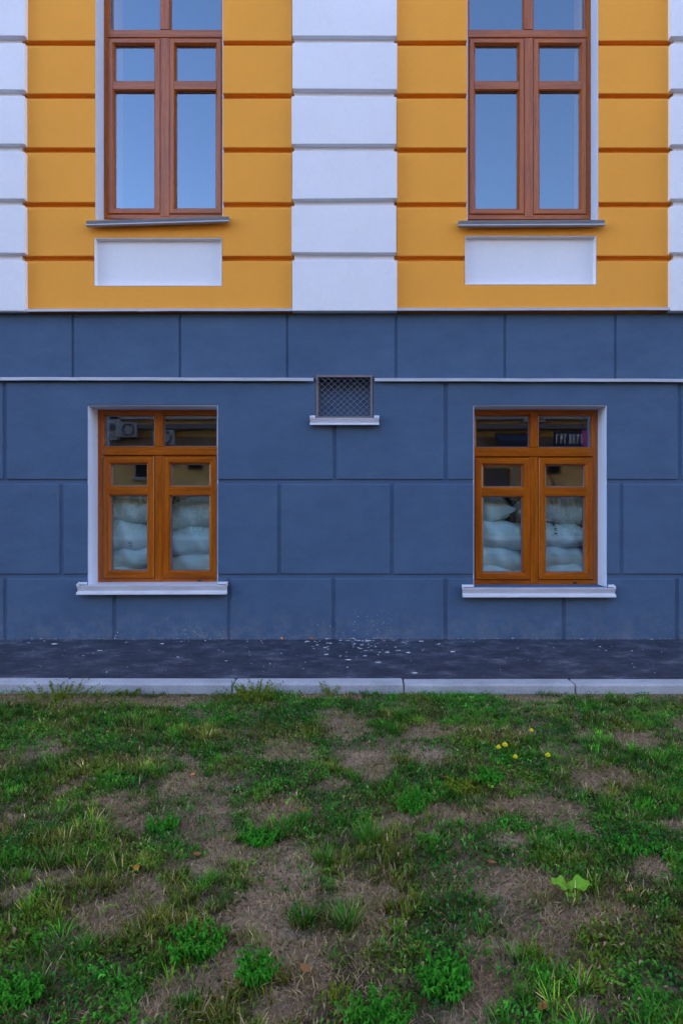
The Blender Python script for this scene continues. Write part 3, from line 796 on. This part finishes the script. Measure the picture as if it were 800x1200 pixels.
GREEN_D = np.array([0.014, 0.060, 0.005]); GREEN = np.array([0.034, 0.135, 0.008]); GREEN_L = np.array([0.046, 0.27, 0.014]); TEAL = np.array([0.016, 0.105, 0.022])
OLIVE = np.array([0.15, 0.155, 0.014]); STRAW = np.array([0.55, 0.42, 0.20]); BROWN = np.array([0.25, 0.165, 0.085])

def blades(px, py, h, wdt, lean, az, col, tipcol, curve, z0=None, ts=(0, 0.36, 0.72, 1.0), ws=(1.0, 0.92, 0.6, 0.06)):
    """tapered blades bending over; returns verts, quads, colours"""
    n = len(px); z = ground_z(px, py) if z0 is None else z0; K = len(ts)
    dx, dy = np.cos(az), np.sin(az); sxx, syy = -dy, dx
    V = np.zeros((n, 2*K, 3)); C = np.zeros((n, 2*K, 3))
    for k, t in enumerate(ts):
        hor = h*(lean*t + curve*t*t); up = h*t*np.sqrt(np.clip(1-(lean*0.7+curve*0.55*t)**2, 0.03, 1))
        ww = wdt*ws[k]
        for s in (0, 1):
            sg = (s*2-1)*0.5
            V[:, 2*k+s, 0] = px + dx*hor + sxx*ww*sg
            V[:, 2*k+s, 1] = py + dy*hor + syy*ww*sg
            V[:, 2*k+s, 2] = z + up - 0.004*(k == 0)
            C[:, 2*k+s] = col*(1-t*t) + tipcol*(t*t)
    base = (np.arange(n)*2*K)[:, None]
    F = np.concatenate([base + np.array([[2*k, 2*k+1, 2*k+3, 2*k+2]]) for k in range(K-1)], 0)
    return V.reshape(-1, 3), F, C.reshape(-1, 3)
SHORT = dict(ts=(0, 0.55, 1.0), ws=(1.0, 0.85, 0.08))
def gather(parts):
    Vs, Fs, Cs, k = [], [], [], 0
    for v, f, c in parts: Vs.append(v); Fs.append(f+k); Cs.append(c); k += len(v)
    return np.concatenate(Vs), np.concatenate(Fs), np.concatenate(Cs)

def vivid(x, y): return np.clip((nz(x, y, 23, 3, 5.5)-0.37)*3.4, 0, 1)
def dry(x, y): return np.clip((nz(x, y, 22, 3, 5.0)-0.45)*3.8 + 0.6*bare(x, y), 0, 1)
def tuft_field(n, rmin, rmax, per, hmin, hmax, seed, dens, kw=SHORT, wmul=1.0):
    r = np.random.default_rng(seed)
    x = r.uniform(-3.3, 3.3, n*6); y = r.uniform(-4.25, KF-0.02, n*6)
    k = in_view(x, y); x, y = x[k], y[k]
    p = dens(x, y); k = r.uniform(0, 1, len(x)) < p; x, y = x[k][:n], y[k][:n]
    m = len(x)
    rad = r.uniform(rmin, rmax, m); hh = r.uniform(hmin, hmax, m)*(0.2+1.6*nz(x, y, 21, 2, 4.5)); lum = np.exp(r.normal(0.10, 0.42, m))
    yellow = np.clip(dry(x, y) + r.normal(0, 0.25, m), 0, 1)
    bright = np.clip(vivid(x, y) + r.normal(0, 0.3, m), 0, 1)
    teal = (r.uniform(0, 1, m) < 0.18)
    cnt = r.integers(per//2, per+per//2, m); id_ = np.repeat(np.arange(m), cnt); N = len(id_)
    a = r.uniform(0, 6.283, N); q = np.sqrt(r.uniform(0, 1, N))*rad[id_]
    px, py = x[id_]+np.cos(a)*q, y[id_]+np.sin(a)*q
    ok = py < KF - 0.008; px, py, a, id_ = px[ok], py[ok], a[ok], id_[ok]; N = len(id_)
    h = hh[id_]*r.uniform(0.4, 1.2, N); az = a + r.normal(0, 0.9, N)
    lean = np.clip(r.uniform(0.05, 0.75, N), 0, 0.9); curve = r.uniform(0.0, 0.6, N)
    g = lerp(GREEN_D, GREEN, np.clip(r.normal(0.5, 0.3, N), 0, 1)); g = np.where(teal[id_][:, None], TEAL*r.uniform(0.7, 1.4, (N, 1)), g)
    bb = np.clip(bright[id_]*0.8 + r.normal(0, 0.12, N), 0, 1)[:, None]; g = g*(1-bb) + GREEN_L*bb
    yl = np.clip(yellow[id_]*0.85 + r.normal(0, 0.18, N), 0, 1)[:, None]
    c = g*(1-yl) + OLIVE*yl
    dead = (r.uniform(0, 1, N) < 0.02 + 0.15*yellow[id_])[:, None]
    c = np.where(dead, STRAW*r.uniform(0.4, 0.95, (N, 1)), c)
    c = c*lum[id_][:, None]
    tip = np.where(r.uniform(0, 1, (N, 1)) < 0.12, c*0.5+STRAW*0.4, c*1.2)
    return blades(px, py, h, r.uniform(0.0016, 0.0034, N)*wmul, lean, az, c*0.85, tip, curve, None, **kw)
def cover(x, y): return np.clip(0.15+2.8*(nz(x, y, 31, 3, 4.2)-0.32), 0.06, 1)
def d_lush(x, y): return np.clip(1-bare(x, y)*1.1, 0, 1)*cover(x, y)*(1-0.5*broad(x, y))
def d_any(x, y): return np.clip(1-0.72*bare(x, y), 0.18, 1)*np.clip(0.35+cover(x, y), 0, 1)
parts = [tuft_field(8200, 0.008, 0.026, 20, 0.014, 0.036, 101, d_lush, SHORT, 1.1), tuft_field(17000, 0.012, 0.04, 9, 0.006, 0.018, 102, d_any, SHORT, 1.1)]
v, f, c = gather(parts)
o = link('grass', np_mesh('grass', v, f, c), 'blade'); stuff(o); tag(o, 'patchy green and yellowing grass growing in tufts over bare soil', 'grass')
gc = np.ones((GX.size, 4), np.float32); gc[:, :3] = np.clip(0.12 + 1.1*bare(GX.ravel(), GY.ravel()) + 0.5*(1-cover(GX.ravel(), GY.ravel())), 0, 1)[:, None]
ga = ground_o.data.color_attributes.new('Col', 'FLOAT_COLOR', 'POINT'); ga.data.foreach_set('color', gc.ravel())     # shade between tufts painted in under turf, pale dry soil where it is worn
# dead straw lying on the soil
r = np.random.default_rng(55); n = 480000
x = r.uniform(-3.3, 3.3, n); y = r.uniform(-4.25, KF-0.01, n); k = in_view(x, y); x, y = x[k], y[k]
k = r.uniform(0, 1, len(x)) < np.clip(0.35 + 1.6*(nz(x, y, 41, 3, 5.0)-0.35), 0.1, 0.9)*np.clip(0.3+bare(x, y)+0.5*dry(x, y), 0, 1); x, y = x[k], y[k]; n = len(x)
t = r.uniform(0, 1, (n, 1)); c = STRAW*(0.35+0.65*t); c = np.where(r.uniform(0, 1, (n, 1)) < 0.5, BROWN*(0.3+0.9*t), c)
v, f, c = blades(x, y, r.uniform(0.005, 0.020, n), r.uniform(0.0011, 0.0022, n), r.uniform(0.9, 1.15, n), r.uniform(0, 6.283, n), c, c*1.1, r.uniform(0.1, 0.35, n), ground_z(x, y)+r.uniform(0.002, 0.006, n), ts=(0, 0.5, 1.0), ws=(0.8, 1.0, 0.4))
o = link('dead_straw', np_mesh('straw', v, f, c), 'blade'); stuff(o); tag(o, 'dry straw and grass litter lying over the bare soil', 'straw')
# crumbs of soil
r = np.random.default_rng(56); n = 26000
x = r.uniform(-3.3, 3.3, n); y = r.uniform(-4.25, KF-0.01, n); k = in_view(x, y) & (r.uniform(0, 1, n) < 0.15+0.8*bare(x, y)); x, y = x[k], y[k]
x2 = r.uniform(-3.6, 3.2, 500); y2 = -0.004-np.abs(r.normal(0, 0.018, 500))          # dirt swept against the wall foot
def crumbs(x, y, z, sz, r):
    n = len(x); base = np.array([[1,0,0],[-1,0,0],[0,1,0],[0,-1,0],[0,0,1],[0,0,-1]], float)
    V = base[None]*sz[:, None, None]*r.uniform(0.5, 1.2, (n, 6, 1)) + np.stack([x, y, z], -1)[:, None]
    F = np.array([[0,2,4],[2,1,4],[1,3,4],[3,0,4],[2,0,5],[1,2,5],[3,1,5],[0,3,5]])
    F = ((np.arange(n)*6)[:, None, None] + F[None]).reshape(-1, 3)
    c = np.array([0.27, 0.2, 0.14])*r.uniform(0.35, 1.25, (n, 1)); return V.reshape(-1, 3), F, np.repeat(c, 6, 0)
v, f, c = gather([crumbs(x, y, ground_z(x, y)+0.002, np.clip(np.exp(r.normal(-6.1, 0.5, len(x))), 0.0008, 0.008), r), crumbs(x2, y2, np.full(500, 0.008), r.uniform(0.002, 0.006, 500), r)])
o = link('soil_crumbs', np_mesh('crumbs', v, f, c), 'blade'); stuff(o); tag(o, 'small crumbs of soil on the bare patches and along the wall foot', 'soil')

# broad leaves
def leaves(px, py, pz, L, Wd, az, pitch, col, cup=0.25, ts=(0, 0.33, 0.72, 1.0), ws=(0.12, 0.85, 0.78, 0.06)):
    """pointed oval leaves folded along the midrib; pitch = rise angle"""
    n = len(px); K = len(ts)
    dx, dy = np.cos(az), np.sin(az); V = np.zeros((n, 3*K, 3)); C = np.zeros((n, 3*K, 3))
    for k in range(K):
        t = ts[k]; pt = pitch - 0.9*t*t
        hor = L*t*np.cos(pt); up = L*t*np.sin(pt)
        for s in range(3):
            off = (s-1)*Wd*ws[k]*0.5
            V[:, 3*k+s, 0] = px + dx*hor - dy*off; V[:, 3*k+s, 1] = py + dy*hor + dx*off
            V[:, 3*k+s, 2] = pz + up + (abs(s-1))*Wd*cup*ws[k]*0.5
            C[:, 3*k+s] = col*(1.12 if s == 1 else 0.97)
    b = (np.arange(n)*3*K)[:, None]; F = []
    for k in range(K-1):
        for s in range(2): F.append(b + np.array([[3*k+s, 3*k+s+1, 3*k+s+4, 3*k+s+3]]))
    return V.reshape(-1, 3), np.concatenate(F, 0), C.reshape(-1, 3)
LEAF3 = dict(ts=(0, 0.5, 1.0), ws=(0.2, 1.0, 0.12))
r = np.random.default_rng(77); n = 11000
x = r.uniform(-3.3, 3.3, n*6); y = r.uniform(-4.25, KF-0.03, n*6); k = in_view(x, y); x, y = x[k], y[k]
p = np.clip(broad(x, y)*0.9 + 0.42*(nz(x, y, 51, 3, 4.0) > 0.52) + 0.05, 0, 1)*(1-0.93*bare(x, y)); k = r.uniform(0, 1, len(x)) < p; x, y = x[k][:n], y[k][:n]; m = len(x)
cnt = r.integers(3, 9, m); id_ = np.repeat(np.arange(m), cnt); N = len(id_)
px = x[id_]+r.normal(0, 0.010, N); py = np.minimum(y[id_]+r.normal(0, 0.010, N), KF-0.03)
tone = np.clip(0.2 + 0.8*vivid(x, y)[id_] + r.normal(0, 0.2, N), 0, 1)[:, None]
c = np.array([0.016, 0.085, 0.016])*(1-tone) + np.array([0.042, 0.215, 0.016])*tone
dr = np.clip(dry(x, y)[id_]*0.5 + r.normal(0, 0.1, N), 0, 0.8)[:, None]; c = c*(1-dr) + OLIVE*dr
c = c*np.exp(r.normal(-0.05, 0.4, m))[id_][:, None]; c = np.where(r.uniform(0, 1, (N, 1)) < 0.03, BROWN*1.5, c)
v, f, c = leaves(px, py, ground_z(px, py)+r.uniform(0.003, 0.028, N), r.uniform(0.007, 0.020, N), r.uniform(0.004, 0.010, N), r.uniform(0, 6.283, N), r.uniform(-0.2, 1.0, N), c, **LEAF3)
o = link('ground_cover', np_mesh('ground_cover', v, f, c), 'blade', None, True); stuff(o); tag(o, 'low dark green broadleaf weeds creeping through the grass', 'weeds')

tag(hg, 'dark leafy screen added across the street to darken what the lower panes mirror', 'added_hedge')
rh = np.random.default_rng(9); n = 16000
hx = rh.uniform(-16, 16, n); hy = rh.uniform(-0.5, 0.5, n); hz = rh.uniform(0.05, 1.75, n)*(0.85+0.25*nz(hx, hy, 61, 2, 1.2))
v, f, c = leaves(hx, hy, hz, rh.uniform(0.10, 0.2, n), rh.uniform(0.06, 0.11, n), rh.uniform(0, 6.283, n), rh.uniform(-0.6, 1.0, n), np.array([0.02, 0.05, 0.012])*rh.uniform(0.5, 1.6, (n, 1)), **LEAF3)
link('foliage', np_mesh('foliage', v, f, c), 'blade', hg)
mbh = MB()
for i in range(64): tube(mbh, [(-15.8+i*0.5, 0, -0.1), (-15.75+i*0.5, 0.05, 0.7), (-15.8+i*0.5+0.1, 0, 1.4)], [0.03, 0.02, 0.01], 5)
link('stems', mbh.mesh(), 'rustframe', hg)
# single plants one can point to
def plant_obj(name, parts, parent):
    v, f, c = gather(parts); return link(name, np_mesh(name, v, f, c), 'blade', parent, True)
def weed(u, v, rpx, hpx, kind, label, seed):
    gx, gy = G(u, v); gy = min(gy, KF-0.03); s = (gy+D)/FOC; rad, hh = rpx*s, hpx*s
    r = np.random.default_rng(seed); gz = float(ground_z(np.array([gx]), np.array([gy]))[0])
    nm = {'bushy': 'weed_plant', 'tuft': 'grass_tuft', 'sprawl': 'weed_plant'}[kind]
    hh *= 0.72 if kind == 'tuft' else 0.9
    root = empty(nm, (gx, gy, gz)); tag(root, label, 'grass' if kind == 'tuft' else 'weed', {'tuft': 'upright grass tufts standing in the lawn'}.get(kind, 'weeds standing in the lawn'))
    def local(t): return (t[0], t[1], t[2])
    if kind == 'tuft':
        n = 130; a = r.uniform(0, 6.283, n); q = np.sqrt(r.uniform(0, 1, n))*rad*0.45
        t = np.clip(r.normal(0.5, 0.3, n), 0, 1)
        col = lerp(GREEN*0.9, GREEN_L*0.95, t); col = np.where(r.uniform(0, 1, (n, 1)) < 0.14, STRAW*0.7, col)
        bl = blades(np.cos(a)*q, np.sin(a)*q, hh*r.uniform(0.5, 1.1, n), r.uniform(0.0022, 0.0042, n), r.uniform(0.05, 0.5, n), a+r.normal(0, 0.6, n), col*0.85, np.where(r.uniform(0, 1, (n, 1)) < 0.2, STRAW*0.6, col*1.2), r.uniform(0, 0.6, n), np.zeros(n)-0.006)
        plant_obj('blades', [bl], root)
    else:
        base = {'bushy': np.array([0.040, 0.23, 0.014]), 'sprawl': np.array([0.13, 0.19, 0.015])}[kind]
        ns = 44 if kind == 'bushy' else (70 if rpx > 28 else 46 if rpx > 16 else 9); SP, LP = [], []; hh *= 0.8
        lz_ = 0.0105 + 0.0012*(seed % 5)
        for i in range(ns):
            a = r.uniform(0, 6.283); L = hh*r.uniform(0.7, 1.1); ln = rad/hh*r.uniform(0.1, 1.0)
            q = r.uniform(0, rad*(0.5 if kind == 'bushy' else 0.8))
            P0 = np.array([math.cos(a)*q, math.sin(a)*q]); 
            SP.append(blades(P0[:1], P0[1:], np.array([L]), np.array([0.0028]), np.array([min(ln, 0.8)]), np.array([a]), (base*0.9)[None], base[None], np.array([0.1]), np.zeros(1)-0.005))
            k = 22; t = r.uniform(0.15, 1.0, k)
            hor = L*(min(ln, 0.8)*t+0.1*t*t); up = L*t*math.sqrt(max(0.05, 1-(min(ln, 0.8)*0.7)**2))
            tn = r.uniform(0.65, 1.3, (k, 1)); col = base*tn
            if kind == 'sprawl': col = np.where(r.uniform(0, 1, (k, 1)) < 0.25, OLIVE*1.1, col)
            LP.append(leaves(P0[0]+math.cos(a)*hor, P0[1]+math.sin(a)*hor, up, lz_*r.uniform(0.6, 1.3, k), lz_*r.uniform(0.3, 0.6, k), r.uniform(0, 6.283, k), r.uniform(-0.2, 0.9, k), col, **LEAF3))
        stuff(plant_obj('stem', SP, root)); plant_obj('leaves', LP, root)
    return root
weed(72, 822, 46, 24, 'sprawl', 'yellowish sprawling weed against the kerb at far left', 1)
weed(300, 822, 30, 26, 'sprawl', 'green weed with thin stems leaning on the kerb left of centre', 2)
weed(150, 815, 14, 12, 'sprawl', 'thin pale weed sprouting at the kerb foot below the left basement window', 3)
weed(386, 816, 10, 22, 'sprawl', 'small wispy weed standing at the kerb in the middle', 4)
weed(483, 950, 25, 34, 'bushy', 'round bright green feathery weed in the middle of the lawn', 5)
weed(190, 968, 22, 24, 'bushy', 'bright green leafy weed left of the middle beside bare soil', 6)
weed(228, 1112, 36, 40, 'bushy', 'wide bright green weed in the lower left of the lawn', 7)
weed(305, 985, 24, 20, 'bushy', 'low leafy weed just left of the central bare track', 8)
weed(520, 1150, 36, 44, 'bushy', 'large leafy weed at the bottom right of centre', 9)
weed(440, 1195, 44, 44, 'bushy', 'broad leafy weed at the bottom edge near the middle', 10)
weed(300, 1150, 26, 46, 'bushy', 'leafy weed standing at the lower edge of the bare track', 11)
weed(15, 1165, 30, 36, 'bushy', 'dark weed at the left edge of the picture near the bottom', 12)
weed(570, 915, 26, 18, 'bushy', 'low green weed beneath the cluster of yellow flowers', 13)
weed(540, 925, 18, 16, 'sprawl', 'pale yellow green weed left of the yellow flowers', 14)
weed(395, 1165, 16, 22, 'sprawl', 'yellowish weed between the bare track and the broad weed', 15)
weed(740, 990, 40, 18, 'bushy', 'dark spreading weed at the right side above the big leaf', 16)
weed(355, 1075, 16, 36, 'tuft', 'short grass tuft alone in the bare central track', 21)
weed(407, 1080, 20, 50, 'tuft', 'tall narrow grass tuft right of the bare central track', 22)
weed(432, 990, 24, 46, 'tuft', 'grass tuft in the middle below the feathery weed', 23)
weed(100, 1105, 20, 34, 'tuft', 'rounded grass tuft on the left half of the lower lawn', 24)
weed(218, 1178, 18, 26, 'tuft', 'spiky small grass tuft on bare soil near the bottom left', 25)
weed(632, 990, 18, 26, 'tuft', 'bright grass tuft below the long bare patch on the right', 26)
weed(470, 846, 20, 28, 'tuft', 'light green grass tuft close to the kerb in the middle', 27)
weed(60, 1012, 26, 38, 'tuft', 'grass tuft at the left edge of the lawn above bare soil', 28)
weed(380, 1010, 22, 32, 'tuft', 'wide grass tuft at the head of the central track', 29)

# dandelions
def dandelion(u, v, label, seed):
    gx, gy = G(u, v+12); s = (gy+D)/FOC; r = random.Random(seed); gz = float(ground_z(np.array([gx]), np.array([gy]))[0])
    root = empty('dandelion', (gx, gy, gz)); tag(root, label, 'flower', 'yellow dandelions in the lawn')
    h = 12*s + 0.005; mb = MB(); tube(mb, [(0, 0, -0.01), (0.002, 0, h*0.5), (0, -0.004, h)], 0.0016, 5); st = mb.mesh()
    a = st.color_attributes.new('Col', 'FLOAT_COLOR', 'POINT'); a.data.foreach_set('color', [0.08, 0.16, 0.03, 1]*len(st.vertices)); link('stem', st, 'blade', root)
    mb = MB(); rd = r.uniform(0.009, 0.0125)
    for ring, (n, q, z) in enumerate(((18, 1.0, 0.0), (15, 0.78, 0.0035), (12, 0.55, 0.0065), (8, 0.3, 0.009))):
        for i in range(n):
            t = 2*math.pi*(i + 0.5*ring)/n + r.uniform(-0.08, 0.08); c_, s_ = math.cos(t), math.sin(t); wq = 0.0021
            y0 = -0.004; L = rd*q
            mb.quad((-s_*wq*0.5, y0+c_*wq*0.5, h), (s_*wq*0.5, y0-c_*wq*0.5, h), (c_*L+s_*wq, y0+s_*L-c_*wq, h+z+0.002), (c_*L-s_*wq, y0+s_*L+c_*wq, h+z+0.002))
    k = len(mb.v); mb.v += [(math.cos(i*math.pi/4)*rd*0.6, -0.004+math.sin(i*math.pi/4)*rd*0.6, h+0.008) for i in range(8)] + [(0, -0.004, h+0.012)]
    for i in range(8): mb.f.append([k+i, k+(i+1) % 8, k+8]); mb.m.append(0)
    fl = link('flower_head', mb.mesh(), 'petal', root); fl.rotation_euler = (R(18), 0, 0); fl.location = (0, h*math.sin(R(18)), h*(1-math.cos(R(18))))
    n = 6; rr = np.random.default_rng(seed); az = np.arange(n)*1.05+rr.normal(0, 0.2, n)
    plant_obj('leaf_rosette', [leaves(np.zeros(n), np.zeros(n), np.zeros(n)+0.003, rr.uniform(0.05, 0.08, n), rr.uniform(0.014, 0.02, n), az, rr.uniform(0.2, 0.6, n), np.tile([0.04, 0.15, 0.012], (n, 1)))], root)
dandelion(622, 864, 'yellow dandelion nearest the kerb, topmost of the five', 1)
dandelion(591, 876, 'yellow dandelion, right one of the close pair', 2)
dandelion(583.5, 879, 'yellow dandelion, leftmost of the five, in the close pair', 3)
dandelion(603, 889, 'yellow dandelion lowest of the five', 4)
dandelion(641, 888, 'yellow dandelion rightmost of the five', 5)

# the big light leaf plant
def big_leaf_plant():
    gx, gy = G(668, 1048); gz = float(ground_z(np.array([gx]), np.array([gy]))[0])
    root = empty('broadleaf_seedling', (gx, gy, gz)); tag(root, 'light green seedling with large wavy leaves on bare soil at lower right', 'plant')
    s = (gy+D)/FOC
    for (tx, tz, L, Wd, az, pit, sd) in ((1, 8, 0.060, 0.060, 0.30, 0.55, 1), (-1, 8, 0.050, 0.052, 2.7, 0.7, 2), (0, 6, 0.028, 0.022, 4.4, 0.3, 3)):
        nu, nv = 12, 9; rr = np.random.default_rng(sd); U, Vv = np.meshgrid(np.linspace(0, 1, nu), np.linspace(-1, 1, nv), indexing='ij')
        wd = np.sin(np.pi*np.clip(U*0.93+0.05, 0, 1))**0.6*Wd/2
        lx = U*L; ly = Vv*wd; lz = np.abs(Vv)**1.5*Wd*0.16 + 0.006*np.sin(U*11+sd)*np.abs(Vv) - 0.35*L*U**2 + L*U*math.sin(pit)
        X = tx*s + math.cos(az)*lx - math.sin(az)*ly; Y = math.sin(az)*lx + math.cos(az)*ly
        V = np.stack([X, Y, tz*s*0.9 + lz], -1).reshape(-1, 3); idx = np.arange(nu*nv).reshape(nu, nv)
        F = np.stack([idx[:-1,:-1], idx[:-1,1:], idx[1:,1:], idx[1:,:-1]], -1).reshape(-1, 4)
        vein = 1 + 0.25*(np.abs(Vv) < 0.13) + 0.08*np.sin(U*30+np.abs(Vv)*9)
        C = (np.array([0.17, 0.38, 0.03])*vein.reshape(-1, 1)); link('leaf', np_mesh('leaf', V, F, C), 'blade', root, True)
        mb = MB(); tube(mb, [(0, 0, -0.01), (tx*s*0.5, 0, tz*s*0.5), (tx*s, 0, tz*s*0.9)], 0.0025, 5); st = mb.mesh()
        a = st.color_attributes.new('Col', 'FLOAT_COLOR', 'POINT'); a.data.foreach_set('color', [0.2, 0.3, 0.08, 1]*len(st.vertices)); link('stalk', st, 'blade', root)
big_leaf_plant()

# fallen leaves
def fallen(u, v, ypos, label, m, seed, L=0.045):
    r = random.Random(seed)
    if ypos is None: gx, gy = G(u, v); gz = float(ground_z(np.array([gx]), np.array([gy]))[0]) + 0.012
    else: gx, gy, gz = xat(u, ypos), ypos, 0.016
    mb = MB(); n = 8
    for i in range(n+1):
        t = i/n; wd = math.sin(math.pi*min(1, t*0.95+0.03))**0.8*L*0.3; cz = 0.25*L*(t-0.5)**2*2
        mb.v += [(L*(t-0.5), -wd, cz+wd*0.5), (L*(t-0.5), 0, cz), (L*(t-0.5), wd, cz+wd*0.35)]
    for i in range(n):
        for s in range(2): mb.f.append([3*i+s, 3*i+s+1, 3*i+s+4, 3*i+s+3]); mb.m.append(0)
    o = link('fallen_leaf', mb.mesh(), m, None, True); o.location = (gx, gy, gz); o.rotation_euler = (R(r.uniform(-25, 25)), R(r.uniform(-15, 15)), r.uniform(0, 6.28))
    tag(o, label, 'leaf', 'fallen leaves')
fallen(330, 0, -0.04, 'orange yellow leaf on the asphalt against the plinth, left of centre', 'leaforange', 1)
fallen(365, 0, -0.04, 'reddish brown leaf on the asphalt against the plinth near the centre', 'leafbrown', 2, 0.05)
fallen(357, 954, None, 'pinkish brown leaf on the bare soil in the middle of the lawn', 'leafbrown', 3)
fallen(358, 1136, None, 'small curled leaf on the bare track near the bottom', 'leafbrown', 4, 0.03)
fallen(160, 1022, None, 'orange leaf on the grass at the left, above the bare patch', 'leaforange', 5, 0.03)
fallen(520, 912, None, 'brown leaf beside the pale yellow green weed', 'leafbrown', 6)
fallen(231, 1000, None, 'tan leaf on bare soil left of the middle', 'leafbrown', 7, 0.03)
fallen(252, 1170, None, 'reddish leaf lying on the soil near the bottom left', 'leafbrown', 8, 0.03)
fallen(636, 1182, None, 'curled brown leaf standing near the bottom right', 'leafbrown', 9, 0.035)
fallen(736, 1042, None, 'small orange leaf in the dark weeds at the right', 'leaforange', 10, 0.025)
fallen(575, 1012, None, 'brown leaf above the bare patch left of the big light leaf', 'leafbrown', 11, 0.035)
fallen(226, 910, None, 'orange leaf on the bare strip in the upper left lawn', 'leaforange', 12, 0.025)

# flakes of white paint on the asphalt, along the wall foot and spattered on the plinth
r = random.Random(3); mb = MB()
def flake(x, y, z, s, wall=False):
    n = r.randint(4, 6); a0 = r.uniform(0, 6); pts = []
    for i in range(n):
        a = a0 + 6.283*i/n; q = s*r.uniform(0.5, 1.1); pts.append((x+math.cos(a)*q*(1.5 if not wall else 1), y if wall else y+math.sin(a)*q, z+math.sin(a)*q if wall else z+r.uniform(0, 0.004)))
    k = len(mb.v); mb.v += pts; mb.f.append(list(range(k, k+n))); mb.m.append(0)
for _ in range(120):
    x = r.uniform(-3.4, 3.0); y = r.uniform(KB+0.05, -0.03); flake(x, y, 0.013, r.choice((0.003, 0.004, 0.006, 0.008)))
for _ in range(80):
    x = r.gauss(xat(425, 0), 0.22); y = -abs(r.gauss(0.02, 0.42)); y = max(y, -1.15); flake(x, y, 0.014, r.uniform(0.004, 0.017))
for _ in range(90):
    x = r.uniform(-3.6, 3.2); flake(x, -0.012-abs(r.gauss(0, 0.02)), 0.015, r.uniform(0.002, 0.007))
for u, v, s in ((117, 765, .022), (64, 757, .02), (190, 757, .012), (384, 756, .016), (360, 754, .016), (530, 766, .014), (432, 753, .02), (420, 753, .014)):
    d = FOC*HC/(v-V0); flake((u-U0)*d/FOC, d-D, 0.014, s)
o = link('paint_flakes', mb.mesh(), 'chip'); stuff(o); tag(o, 'white paint flakes scattered over the asphalt strip', 'debris')
mb = MB()
for _ in range(60):
    u = r.gauss(432, 22); v = r.uniform(715, 748); flake(xat(u, 0), -0.0022, zat(v, 0), r.uniform(0.001, 0.0035), True)
for _ in range(70):
    u = r.gauss(225, 16); v = 748-abs(r.gauss(0, 9)); flake(xat(u, 0), -0.0022, zat(v, 0), r.uniform(0.001, 0.003), True)
for u, v in ((136, 745), (138, 741), (135, 748)): flake(xat(u, 0), 0.004 if u == 134 else -0.0022, zat(v, 0), 0.006, True)
o = link('paint_spatter', mb.mesh(), 'chip'); stuff(o); o.parent = bld
